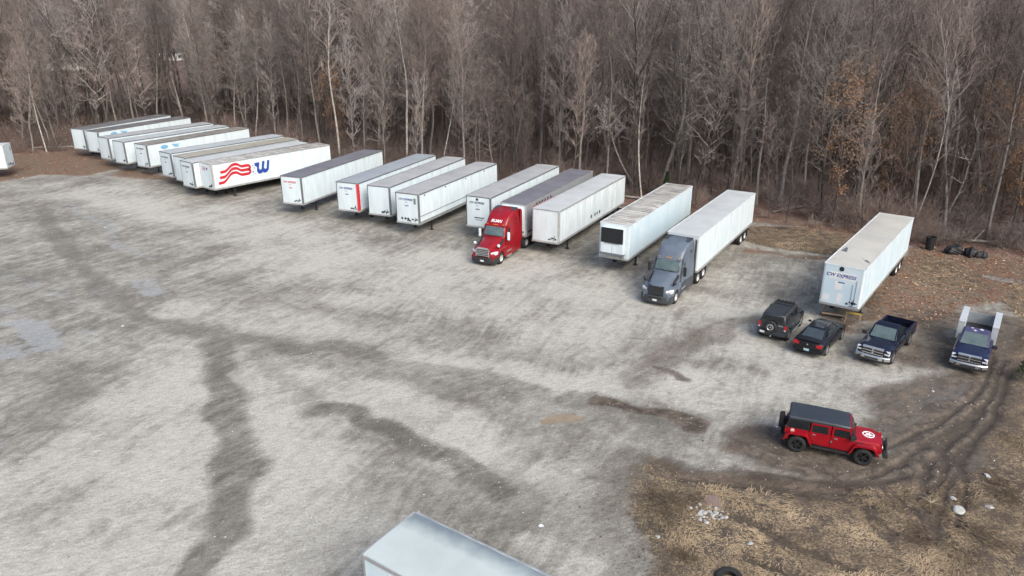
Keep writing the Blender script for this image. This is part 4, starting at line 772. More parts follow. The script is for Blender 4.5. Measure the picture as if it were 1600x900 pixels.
# ------------------------------------------------------------------ highway tractors: x from bumper to tail
def half(pts): # half section (y>=0 from bottom outer to top centre) -> ring
    return pts+[(-y,z) for y,z in pts[::-1] if True]
def ring(x,pts): return [(x(p) if callable(x) else x,p[0],p[1]) for p in half(pts)]
def arch(x,wheels,zb,r=.5,zc=.5):
    for w in wheels:
        d=abs(x-w)
        if d<r: return max(zb,zc+math.sqrt(r*r-d*d))
    return zb
def tractor(label,x,y,h,paint,skirtm,grillm,mirm,mirf,logo):
    t=thing('semi_truck',label,'truck',(x,y,0),R(h),'semi-trucks with sleeper cabs')
    fw=[1.25]
    # fenders + lower nose
    st=[]
    xs=[.12,.3,.5,.68,.72,.8,.95,1.1,1.25,1.4,1.55,1.7,1.8,1.84,2.0,2.25]
    for xx in xs:
        f=min(1,(xx-.05)/.7); hw=.86+.33*f**.6 if xx<2 else 1.19; zb=arch(xx,fw,.5,.58,.52); zt=1.02+.32*min(1,(xx-.1)/.75)+(.03 if xx>1 else 0)
        st.append(ring(xx,[(hw*.96,zb),(hw,zb+.03),(hw,max(zt-.12,zb+.05)),(hw-.07,max(zt,zb+.08)),(hw-.3,max(zt+.07,zb+.1)),(.5,max(zt+.12,zb+.12)),(0,max(zt+.12,zb+.12))]))
    MB().loft(st).build('fender',paint,t,smooth=35)
    # hood: narrow central spine rising to the windscreen
    st=[]
    for i in range(12):
        f=i/11; xx=.16+f*2.1; hw=.62+.36*f; zt=1.56+.52*f**.8-.07*(1-f)**3*1; zb=1.0
        st.append(ring(xx,[(hw+.1,zb),(hw+.03,zt-.28),(hw-.06,zt-.09),(hw-.2,zt-.02),(hw*.4,zt+.03),(0,zt+.04)]))
    MB().loft(st).build('hood',paint,t,smooth=35)
    # bumper
    st=[]
    for i in range(13):
        a=-1+2*i/12; yy=a*1.17; xf=.0+.34*abs(a)**3.2
        st.append([(xf,yy,.30),(xf-.03,yy,.42),(xf,yy,.78),(xf+.35,yy,.80),(xf+.4,yy,.30)])
    bu=MB().loft(st).build('bumper',darkg if skirtm is not None else black,t,smooth=30); MB().box(-.045,-.03,-.16,.16,.44,.58).build('licence_plate',plate,bu); MB().box(-.036,-.02,-.5,.5,.6,.72).build('intake_slot',steel,bu)
    # grille
    g=MB().prism([(.10,.80),(.05,.98),(.10,1.42),(.20,1.55),(.30,1.5),(.3,.8)],'y',-.58,.58).build('grille',steel,t,bevel=.03); m=MB()
    for i in range(5):
        zz=.90+i*.135; m.prism([(.045+.012*i,zz),(.02+.012*i,zz+.02),(.03+.012*i,zz+.075),(.12,zz+.07),(.12,zz)],'y',-.54,.54)
    if grillm is chrome: m.box(.04,.14,-.62,-.55,.84,1.5).box(.04,.14,.55,.62,.84,1.5).box(.06,.18,-.5,.5,1.50,1.60)
    m.build('grille_bar',grillm,g)
    for s in (-1,1):
        hl=MB().loft([[(.18,s*.72,.92),(.16,s*.74,1.16),(.24,s*.72,1.22),(.3,s*.72,.92)],[(.36,s*1.06,1.0),(.36,s*1.07,1.2),(.5,s*1.06,1.30),(.5,s*1.06,1.0)],[(.56,s*1.19,1.06),(.56,s*1.19,1.2),(.7,s*1.17,1.26),(.7,s*1.17,1.06)]]).build('headlight',lampw,t,smooth=30)
    # cab + sleeper with tall raked fairing
    hwc=1.08
    # (x of the cross-section's foot, top z, half width, top half width)
    prof=[(2.05,1.95,.97,.90),(2.12,2.14,1.0,.9),(2.32,2.55,1.03,.90),(2.50,2.90,1.05,.88),(2.56,2.98,1.06,.86),(2.66,3.12,1.07,.86),(2.9,3.40,1.10,.88),(3.2,3.64,1.13,.91),(3.6,3.84,1.16,.95),(4.0,3.95,1.18,.98),(4.5,4.0,1.19,1.0),(4.85,4.02,1.20,1.0)]
    st=[]
    for xx,zt,hw,ht in prof: st.append(ring(xx,[(hw,1.0),(hw+.02,1.6),(hw,min(2.3,zt-.16)),(ht+(hw-ht)*.35,zt-.14) if zt>2.5 else (hw-.02,zt-.12),(ht-.02,zt-.03),(ht*.5,zt+.03),(0,zt+.04)]))
    MB().loft(st).build('cab',paint,t,smooth=32)
    # sun visor lip over the screen
    MB().prism([(2.50,2.93),(2.40,2.86),(2.42,2.83),(2.62,2.96),(2.66,3.03)],'y',-.93,.93).build('sun_visor',paint,t,bevel=.015)
    ml=MB()
    for yy in (-.75,-.16,0,.16,.75): ml.box(2.46,2.56,yy-.045,yy+.045,2.98,3.03)
    ml.build('marker_light',amber,t)
    # windscreen: curved sheet lying on the rake
    def rake(v): return 2.09+.405*v, 2.10+.76*v
    ws=MB(); fr=MB(); nU=8
    def wsheet(mb,u0,u1,v0,v1,off):
        b=len(mb.v)
        for j in range(2):
            for i in range(nU+1):
                u=u0+(u1-u0)*i/nU; v=(v0,v1)[j]; xx,zz=rake(v); mb.v.append((xx-off+.09*abs(u)**2.5,u*(.97-.07*v),zz+off*.5))
        for j in range(1):
            for i in range(nU): mb.f.append((b+i,b+i+1,b+nU+2+i,b+nU+1+i))
    wsheet(fr,-1,1,-.02,1.02,.045); frm=fr.build('windscreen_frame',black,t,smooth=True); wsheet(ws,-.94,.94,.05,.94,.062); ws.build('windscreen',shield,frm,smooth=True)
    wp=MB().tube([(2.02,.1,2.14),(2.12,.5,2.3)],.012,4).tube([(2.02,-.5,2.14),(2.12,-.1,2.3)],.012,4).build('wiper',steel,frm)
    for s in (-1,1):
        Yo=lambda e: s*e
        # door with window, handle
        d=MB().prism([(2.3,1.05),(3.12,1.05),(3.12,2.85),(2.72,2.9),(2.3,2.15)],'y',min(Yo(1.06),Yo(1.115)),max(Yo(1.06),Yo(1.115))).build('door',paint,t,bevel=.01)
        MB().prism([(2.42,2.02),(3.04,1.95),(3.04,2.68),(2.74,2.72)],'y',min(Yo(1.1),Yo(1.125)),max(Yo(1.1),Yo(1.125))).build('window',glass,d)
        MB().box(2.85,3.02,min(Yo(1.115),Yo(1.14)),max(Yo(1.115),Yo(1.14)),1.62,1.68).build('handle',chrome,d)
        # mirrors
        mi=MB().box(2.15,2.33,min(Yo(1.27),Yo(1.48)),max(Yo(1.27),Yo(1.48)),1.85,2.55).build('mirror',mirm,t,bevel=.04); MB().tube([(2.3,s*1.08,2.45),(2.28,s*1.3,2.4)],.02,5).tube([(2.4,s*1.08,1.95),(2.28,s*1.3,2.0)],.02,5).build('mirror_arm',black,mi)
        mf=MB().tube([(1.2,s*.95,1.3),(.85,s*1.12,1.62)],.018,5).build('fender_mirror_arm',black,t); q=MB().loft([[(.85+dx,s*1.12+dy*r_,1.70+dz*r_) for dy,dz in ((-1,0),(-.7,.9),(.7,.9),(1,0),(.7,-.9),(-.7,-.9))] for dx,r_ in ((-.07,.06),(-.03,.13),(.05,.13),(.08,.05))]).build('fender_mirror',mirf,mf,smooth=60)
        # black intake strip between hood and fender (cowl)
        MB().prism([(1.0,1.45),(1.1,1.40),(2.1,1.66),(2.1,1.98),(1.95,1.95)],'y',min(Yo(.9),Yo(1.0)),max(Yo(.9),Yo(1.0))).build('cowl_vent',black,t,bevel=.02)
        # side fairing and steps
        sf=MB().prism([(1.88,.42),(4.95,.34),(5.05,.42),(5.05,1.22),(3.1,1.2),(1.95,1.0)],'y',min(Yo(1.0),Yo(1.2)),max(Yo(1.0),Yo(1.2))).build('side_fairing',skirtm or paint,t,bevel=.03)
        MB().box(2.15,3.0,min(Yo(1.2),Yo(1.33)),max(Yo(1.2),Yo(1.33)),.40,.46).box(2.25,3.05,min(Yo(1.2),Yo(1.26)),max(Yo(1.2),Yo(1.26)),.80,.87).build('step',alu,sf,bevel=.01)
        # gap extender behind the sleeper
        MB().prism([(4.86,1.1),(5.32,1.15),(5.25,3.75),(4.86,3.98)],'y',min(Yo(1.17),Yo(1.21)),max(Yo(1.17),Yo(1.21))).build('cab_extender',black if skirtm else paint,t)
        MB().lathe([(0,.01*s),(.10,.01*s)] if False else [(0,s*.012),(.11,s*.012),(.11,0)],(4.15,s*1.16,3.25),'y',10).build('side_vent',steel,t)
    MB().prism([(3.95,3.95),(4.88,4.06),(4.88,3.93),(4.4,3.9)],'y',-1.0,1.0).build('roof_lip',darkg,t,bevel=.02)
    MB().box(1.0,8.0,-.43,-.33,.72,1.0).box(1.0,8.0,.33,.43,.72,1.0).box(5.9,7.1,-.45,.45,1.0,1.12).box(.6,5.0,-.75,.75,.42,1.05).build('frame_rail',steel,t)
    for s in (-1,1):
        MB().tube([(5.35,s*.9,.62),(5.95,s*.9,.62)],.26,12).build('air_tank',steel,t) if False else None
        wheel(t,1.25,s*1.04,.52,.29,rimw,n=26,rimr=.56,dual=True)
        for ax in (6.15,7.5): wheel(t,ax,s*.99,.52,.56,rimw,n=24,rimr=.56,dual=True)
        MB().box(8.1,8.13,s*.98-.28,s*.98+.28,.25,1.0).build('mud_flap',black,t)
    MB().tube([(1.25,-.9,.52),(1.25,.9,.52)],.07,8).tube([(6.15,-.9,.52),(6.15,.9,.52)],.1,8).tube([(7.5,-.9,.52),(7.5,.9,.52)],.1,8).build('axle',steel,t)
    if logo:
        # lies on the sloped front of the fairing
        ang=math.atan2(.28,.24); Mx=Matrix.Translation((2.715,.0,3.215))@Matrix(((0,.52,-.85,0),(-1,0,0,0),(0,.85,.52,0),(0,0,0,1))); Mx=Matrix.Translation((-.03,0,.045))@Mx
        text_mesh(logo,.36,Mx,'lettering',ink_w,t,shear=.25,depth=.012,bold=.012)
    return t
# ------------------------------------------------------------------ cars: x forward, origin on the ground midway between the axles
def shell(st,wheels,wr,wz):
    """st rows: x, bottom z, half width, shoulder z, top z, top half width"""
    rows=[]; xs=[s[0] for s in st]; X0,X1=xs[0],xs[-1]; A=sorted(set(xs+[w+k for w in wheels for k in (-wr-.001,-wr+.01,-wr*.8,-wr*.5,0,wr*.5,wr*.8,wr-.01,wr+.001)]))
    for xx in A:
        if xx<X0 or xx>X1: continue
        v=[np.interp(xx,xs,[s[k] for s in st]) for k in range(1,6)]; zb,hw,zs,zt,ht=map(float,v); zb=min(arch(xx,wheels,zb,wr,wz),zs-.08)
        rows.append(ring(xx,[(hw*.97,zb),(hw,min(zb+.06,zs-.04)),(hw,zs-.03),(hw-.03,zs+.02),(ht,zt),(ht*.5,zt+.02),(0,zt+.025)]))
    return MB().loft(rows)
def cabin(t,paint,xf0,xf1,xr1,xr0,zb,zr,hb,hr,windows,front=(.07,.93,.10,.92),rear=(.1,.9,.15,.85),bev=.07,frontm=None,crown=.03,glassm=None,roofm=None,doorlines=()):
    """frustum from the belt line (zb) to the roof (zr); xf=front, xr=rear"""
    B=[(xf0,hb*.94,zb),(xr0,hb*.96,zb),(xr0,-hb*.96,zb),(xf0,-hb*.94,zb)]; T=[(xf1,hr,zr),(xr1,hr,zr),(xr1,-hr,zr),(xf1,-hr,zr)]
    mid=[(xf1*.6+xr1*.4,hr*1.02,zr+crown)]
    m=MB(); m.add(B+T,[(3,2,1,0),(4,5,6,7),(0,1,5,4),(1,2,6,5),(2,3,7,6),(3,0,4,7)]); cb=m.build('cabin',paint,t,bevel=bev,seg=3,smooth=50)
    def panel(q,u0,u1,v0,v1,name,mt,par,off=.012,skew=0):
        a,b,c,d=[Vector(p) for p in q] # a,b bottom; c above b; d above a
        P_=lambda u,v: (a.lerp(b,u)).lerp(d.lerp(c,u),v)
        nn=(b-a).cross(d-a).normalized()*off; pts=[P_(u0,v0),P_(u1,v0),P_(u1-skew*0,v1),P_(u0+skew,v1)]
        mm=MB(); mm.add([p+nn for p in pts]+[p-nn for p in pts],[(0,1,2,3),(4,7,6,5),(0,4,5,1),(1,5,6,2),(2,6,7,3),(3,7,4,0)]); return mm.build(name,mt,par)
    gm=glassm or glass
    panel((B[3],B[0],T[0],T[3]),front[0],front[1],front[2],front[3],'windscreen',frontm or shield,cb)
    if rear: panel((B[1],B[2],T[2],T[1]),rear[0],rear[1],rear[2],rear[3],'rear_window',gm,cb)
    for u0,u1,v0,v1 in windows:
        panel((B[0],B[1],T[1],T[0]),u0,u1,v0,v1,'window',gm,cb) ; panel((B[2],B[3],T[3],T[2]),1-u1,1-u0,v0,v1,'window',gm,cb)
    return cb
def mirror_pair(t,x,y,z,m,size=(.12,.22,.17)):
    for s in (-1,1):
        o=MB().box(x-size[0]/2,x+size[0]/2,min(s*(y+.03),s*(y+.03+size[1])),max(s*(y+.03),s*(y+.03+size[1])),z,z+size[2]).build('mirror',m,t,bevel=.03); MB().tube([(x,s*(y-.06),z+.04),(x,s*(y+.06),z+.06)],.025,5).build('mirror_arm',black,o)
def seams(t,hw,xs,z0,z1,m):
    b=MB()
    for xx in xs:
        for s in (-1,1): b.box(xx-.006,xx+.006,min(s*(hw-.02),s*(hw+.003)),max(s*(hw-.02),s*(hw+.003)),z0,z1)
    b.build('door_seam',m,t)
def handles(t,hw,xs,z,m):
    for xx in xs:
        for s in (-1,1): MB().box(xx-.09,xx+.09,min(s*(hw-.01),s*(hw+.03)),max(s*(hw-.01),s*(hw+.03)),z,z+.035).build('door_handle',m,t,bevel=.008)
def underbody(t,x0,x1,hw,z0=.28,z1=.7): MB().box(x0,x1,-hw,hw,z0,z1).build('underbody',steel,t)
def paintm(name,c,rough=.28,c2=None): return mat(name,c,rough,var=.12,scale=1.2,coat=.2,col2=c2,spec=.35)
P_red=paintm('paint_red_truck',(.27,.009,.016)); P_grey=paintm('paint_blue_grey',(.125,.155,.195),.33); P_black=paintm('paint_black',(.010,.010,.014),.2); P_navy=paintm('paint_black_navy',(.008,.011,.026),.2); P_blue=paintm('paint_navy',(.012,.018,.055),.28); P_purple=mat('faded_purple_roof',(.04,.04,.10),.55,var=.2,col2=(.07,.068,.135),scale=2); P_jeep=paintm('paint_red_offroader',(.31,.006,.014),.3); P_char=paintm('paint_charcoal',(.038,.045,.053),.3); hardtop=mat('hardtop_grey',(.032,.040,.052),.5,var=.08)
white_box=mat('utility_box_white',(.50,.535,.56),.4,var=.06)
def suv(x,y,h):
    t=thing('suv','dark charcoal boxy suv with a spare wheel on its back, seen from behind','suv',(x,y,0),R(h)); wb=1.42; w=.93
    shell([(-2.12,.55,.86,1.0,1.12,.84),(-1.98,.42,w,1.02,1.14,.87),(1.0,.42,w,1.02,1.14,.87),(1.15,.42,w,1.02,1.14,.80),(2.0,.45,w-.02,.98,1.08,.76),(2.18,.5,.84,.93,1.02,.72)],[-wb,wb],.47,.42).build('body',P_char,t,smooth=32)
    underbody(t,-2.0,2.0,.66); MB().box(-2.24,-2.08,-.9,.9,.45,.72).build('bumper',P_char,t,bevel=.04); MB().box(2.1,2.26,-.9,.9,.45,.75).build('bumper',chrome,t,bevel=.04)
    cabin(t,P_char,1.12,.72,-1.98,-2.08,1.10,1.80,.86,.70,[(.07,.33,.16,.80),(.37,.62,.16,.80),(.67,.93,.16,.80)],rear=(.09,.91,.2,.82),bev=.06,frontm=glass)
    rr=MB()
    for s in (-1,1): rr.tube([(.55,s*.66,1.82),(.4,s*.66,1.87),(-1.7,s*.66,1.87),(-1.85,s*.66,1.82)],.022,5)
    rr.build('roof_rail',black,t); lb=MB().box(.42,.62,-.6,.6,1.82,1.90).box(.0,.35,-.58,.58,1.815,1.84).build('light_bar',black,t,bevel=.02)
    for k in range(5): MB().lathe([(0,.07),(.06,.06),(.06,0)],(.62,-.48+.24*k,1.87),'x',8).build('roof_lamp',steel,lb)
    # rear spare with bright rim
    tyre=MB().lathe([(.22,-.1),(.34,-.12),(.385,-.06),(.385,.08),(.22,.1),(.22,-.1)],(-2.24,.06,1.02),'x',24).build('spare_wheel',rubber,t,smooth=50); m=MB().lathe([(.225,-.1),(.2,-.07),(.12,-.1),(.05,-.12),(0,-.12)],(-2.24,.06,1.02),'x',16).build('rim',rimg,tyre,smooth=40)
    MB().lathe([(.14,-.106),(.10,-.115),(.06,-.13)],(-2.24,.06,1.02),'x',7).build('rim_slot',steel,m)
    for s in (-1,1):
        o=MB().box(-2.15,-2.04,min(s*.74,s*.905),max(s*.74,s*.905),.85,1.2).build('tail_light',lampr,t,bevel=.02); MB().box(-2.165,-2.14,min(s*.77,s*.87),max(s*.77,s*.87),.86,.94).build('reverse_lamp',lampw,o)
        MB().box(2.05,2.2,min(s*.55,s*.8),max(s*.55,s*.8),.8,.98).build('headlight',lampw,t,bevel=.03)
        MB().tube([(-1.0,s*.98,.42),(.95,s*.98,.42)],.045,6).build('side_step',rimg,t)
    MB().box(-2.255,-2.24,.42,.72,.52,.66).build('licence_plate',plate,t); MB().lathe([(0,-.06),(.05,-.05),(.05,0),(.03,.12)],(-2.36,-.02,.44),'x',8).build('tow_ball',chrome,t)
    MB().box(-2.13,-2.11,-.68,-.36,1.12,1.17).build('door_handle',chrome,t); seams(t,w,(-.98,.02,.98),.5,1.02,steel); handles(t,w,(-.75,.25),.9,chrome)
    mirror_pair(t,.95,.9,1.12,black,(.14,.2,.2))
    for xx in (-wb,wb):
        for s in (-1,1): wheel(t,xx,s*.82,.40,.27,rimg,spokes=7)
def sedan(x,y,h):
    t=thing('sedan','low black four-door sedan with red tail lights, seen from behind','car',(x,y,0),R(h)); wb=1.52; w=.945
    shell([(-2.52,.45,.78,.78,.92,.66),(-2.42,.34,.88,.86,1.0,.72),(-2.2,.28,w,.92,1.05,.76),(-1.6,.26,w,.95,1.07,.78),(-.2,.24,w,.93,1.02,.8),(1.2,.26,w,.88,.98,.78),(2.1,.28,w-.03,.78,.86,.74),(2.42,.34,.86,.68,.74,.7),(2.52,.42,.76,.6,.66,.6)],[-wb,wb],.42,.36).build('body',P_black,t,smooth=35)
    underbody(t,-2.2,2.2,.68,.2,.6)
    cabin(t,P_black,1.15,.42,-1.0,-1.95,1.0,1.47,.80,.58,[(.16,.36,.18,.84),(.385,.58,.18,.84),(.60,.72,.2,.7)],front=(.06,.94,.1,.93),rear=(.07,.93,.10,.88),bev=.09,frontm=glass,glassm=mat('tinted_glass',(.045,.06,.07),.08,var=.1,spec=.8))
    MB().box(-.9,.0,-.36,.36,1.472,1.478).build('sunroof',glass,t); MB().prism([(-2.44,1.03),(-2.24,1.06),(-2.24,1.10),(-2.46,1.09)],'y',-.68,.68).build('spoiler',P_black,t,bevel=.012)
    for s in (-1,1):
        MB().prism([(-2.54,.74),(-2.52,.94),(-2.42,.96),(-2.38,.76)],'y',min(s*.5,s*.86),max(s*.5,s*.86)).build('tail_light',lampr,t,bevel=.02)
        MB().prism([(2.5,.55),(2.47,.68),(2.25,.74),(2.3,.55)],'y',min(s*.5,s*.82),max(s*.5,s*.82)).build('headlight',lampw,t,bevel=.02)
    MB().box(-2.56,-2.46,-.86,.86,.36,.6).build('bumper',P_black,t,bevel=.06); MB().box(-2.575,-2.555,-.14,.18,.44,.58).build('licence_plate',mat('plate_teal',(.42,.62,.66),.5),t); MB().lathe([(0,-.01),(.05,-.01),(.05,0)],(-2.535,.0,.86),'x',8).build('trunk_badge',chrome,t)
    seams(t,w,(-1.05,-.05,.98),.35,.93,steel); handles(t,w,(-.85,.15),.8,P_black); mirror_pair(t,.78,.88,1.0,P_black,(.12,.18,.13))
    MB().box(-.98,-.93,-.02,.02,1.47,1.54).build('antenna',black,t,bevel=.01)
    for xx in (-wb,wb):
        for s in (-1,1): wheel(t,xx,s*.84,.36,.24,chrome,spokes=5,rimr=.72)
def ram_front(t,paint,X):
    """bluff pickup nose whose face is at x=X"""
    g=MB().prism([(X-.02,.72),(X+.07,.78),(X+.05,1.10),(X-.08,1.18),(X-.2,1.1),(X-.2,.72)],'y',-.6,.6).build('grille',steel,t,bevel=.03); m=MB()
    m.prism([(X-.08,1.12),(X+.06,1.07),(X+.08,1.12),(X-.06,1.18)],'y',-.60,.60); m.box(X+.06,X+.10,-.6,.6,.755,.80); m.box(X+.04,X+.095,-.045,.045,.76,1.1); m.box(X+.05,X+.095,-.6,.6,.925,.965)
    m.build('chrome_cross',chrome,g); 
    for s in (-1,1):
        MB().prism([(X-.05,.76),(X+.0,.80),(X-.04,1.04),(X-.16,1.08),(X-.35,.9),(X-.35,.78)],'y',min(s*.62,s*.93),max(s*.62,s*.93)).build('headlight',lampw,t,bevel=.03)
        MB().lathe([(0,.01),(.055,.01),(.055,-.02)],(X+.17,s*.68,.53),'x',10).build('fog_lamp',steel,t)
    st=[]
    for i in range(9):
        a=-1+2*i/8; xf=X+.15-.2*abs(a)**3; st.append([(xf-.22,a*.97,.42),(xf,a*.97,.44),(xf+.02,a*.97,.62),(xf-.02,a*.97,.68),(xf-.22,a*.97,.68)])
    b=MB().loft(st).build('bumper',chrome,t,smooth=30); MB().box(X+.1,X+.176,-.38,.38,.47,.56).build('bumper_intake',steel,b); MB().box(X-.05,X+.10,-.85,.85,.30,.42).build('air_dam',black,b)
def pickup(x,y,h,paint,label,utility=False):
    t=thing('pickup_truck',label,'pickup truck',(x,y,0),R(h)); wb=1.78 if not utility else 2.0; w=.96; F=wb+.93; Rr=-wb-1.2
    bx=wb-2.25 # back of the cab
    shell([(bx-.02,.46,w,1.12,1.2,.86),(bx+.6,.46,w,1.12,1.2,.87),(wb-.58,.46,w,1.10,1.19,.82),(wb+.35,.48,w,1.06,1.19,.72),(F-.22,.5,w-.02,1.02,1.14,.66),(F-.02,.55,.88,.96,1.06,.6)],[wb],.48,.42).build('body',paint,t,smooth=32)
    # raised hood centre
    st=[ring(wb-.75+1.55*i/6,[(.58-.03*i/6,1.1),(.50-.02*i/6,1.235-.07*(i/6)**2),(0,1.255-.075*(i/6)**2)]) for i in range(7)]; MB().loft(st).build('hood',paint,t,smooth=30)
    underbody(t,Rr+.3,F-.2,.62,.38,.8)
    cabin(t,P_purple if utility else paint,wb-.55,wb-1.22,bx+.22,bx+.02,1.17,1.86,.88,.70,[(.20,.50,.14,.84),(.55,.82,.14,.84)],rear=(.12,.88,.2,.85),bev=.07)
    if utility:
        MB().prism([(wb-1.75,.1),(wb-1.6,.28),(wb-1.85,.35),(wb-1.95,.2)],'z',1.862,1.866).prism([(wb-1.5,-.2),(wb-1.3,-.1),(wb-1.45,.02),(wb-1.6,-.08)],'z',1.862,1.866).prism([(wb-1.85,-.35),(wb-1.7,-.3),(wb-1.75,-.2),(wb-1.9,-.22)],'z',1.862,1.866).build('peeling_patch',mat('bare_primer',(.55,.55,.62),.6,var=.1),t)
    ram_front(t,paint,F); wp=MB().tube([(wb-.6,.15,1.24),(wb-.55,.72,1.23)],.012,4).tube([(wb-.6,-.45,1.24),(wb-.55,.1,1.235)],.012,4).build('wiper',steel,t)
    seams(t,w,(bx+.9,wb-.62),.55,1.12,steel); handles(t,w,(bx+.75,bx+1.12),1.0,paint); mirror_pair(t,wb-.75,.92,1.2,black,(.14,.26,.22))
    if not utility:
        bw=w; b=MB(); b0,b1=Rr,bx-.06
        xs=sorted([b0,b1,-wb-.48,-wb+.48]+[-wb+k*.48 for k in (-.8,-.5,0,.5,.8,-.98,.98)])
        for s in (-1,1):
            st=[]
            for xx in xs:
                zb=min(arch(xx,[-wb],.5,.48,.42),.98); st.append([(xx,s*(bw-.02),zb),(xx,s*bw,zb+.06),(xx,s*bw,1.2),(xx,s*(bw-.03),1.24),(xx,s*(bw-.16),1.24),(xx,s*(bw-.16),zb)])
            q=MB().loft(st); q.build('bed_side',paint,t,smooth=30)
        MB().box(b0-.04,b0+.03,-bw+.02,bw-.02,.55,1.23).build('tailgate',paint,t,bevel=.02); MB().box(b0+.03,b1,-bw+.16,bw-.16,.66,.72).box(b1-.04,b1,-bw+.16,bw-.16,.72,1.2).build('bed_floor',black,t)
        MB().box(b0-.22,b0-.05,-.9,.9,.45,.65).build('rear_bumper',chrome,t,bevel=.03)
        for s in (-1,1): MB().box(b0-.05,b0+.05,min(s*.82,s*.965),max(s*.82,s*.965),.75,1.1).build('tail_light',lampr,t)
        MB().box(-wb-.62,-wb-.42,-.3,.2,.95,1.05).build('toolbox',rail,t) if False else None
    else:
        b1=wb-2.62; b0=wb-5.55
        MB().box(b0,b1,-.74,.74,.80,.86).build('bed_floor',steel,t)
        for s in (-1,1):
            y0,y1=(.74,1.08) if s>0 else (-1.08,-.74)
            o=MB(); prof=[(b0,.70),(-wb-.55,.70),(-wb-.5,.80),(-wb-.3,1.0),(-wb+.3,1.0),(-wb+.5,.80),(-wb+.55,.70),(b1,.70),(b1,1.80),(b0,1.80)]
            o.prism(prof,'y',y0,y1); bb=o.build('utility_box',white_box,t); MB().box(b0-.02,b1+.02,y0-.012,y1+.012,1.803,1.87).build('box_lid',white_box,bb,bevel=.01)
            m=MB()
            for xx in (b0+.9,b0+1.9): m.box(xx-.008,xx+.008,s*1.08-.006,s*1.08+.006,.9,1.8)
            m.build('box_seam',rail,bb)
        MB().box(b0-.02,b0+.05,-.74,.74,0.8,1.6).build('tailgate',mat('bed_grey',(.30,.32,.34),.5),t,bevel=.01); MB().box(b1-.05,b1,-.74,.74,.86,1.1).build('headboard',steel,t)
        MB().box(b0-.2,b0,-1.0,1.0,.5,.6).build('rear_bumper',steel,t)
        for s in (-1,1): MB().box(b0-.03,b0,min(s*.9,s*1.05),max(s*.9,s*1.05),.7,.85).build('tail_light',lampr,t)
    for s in (-1,1):
        wheel(t,wb,s*.85,.41,.27,rimg,spokes=5); wheel(t,-wb,s*.85,.41,.27,rimg,spokes=5)
    return t
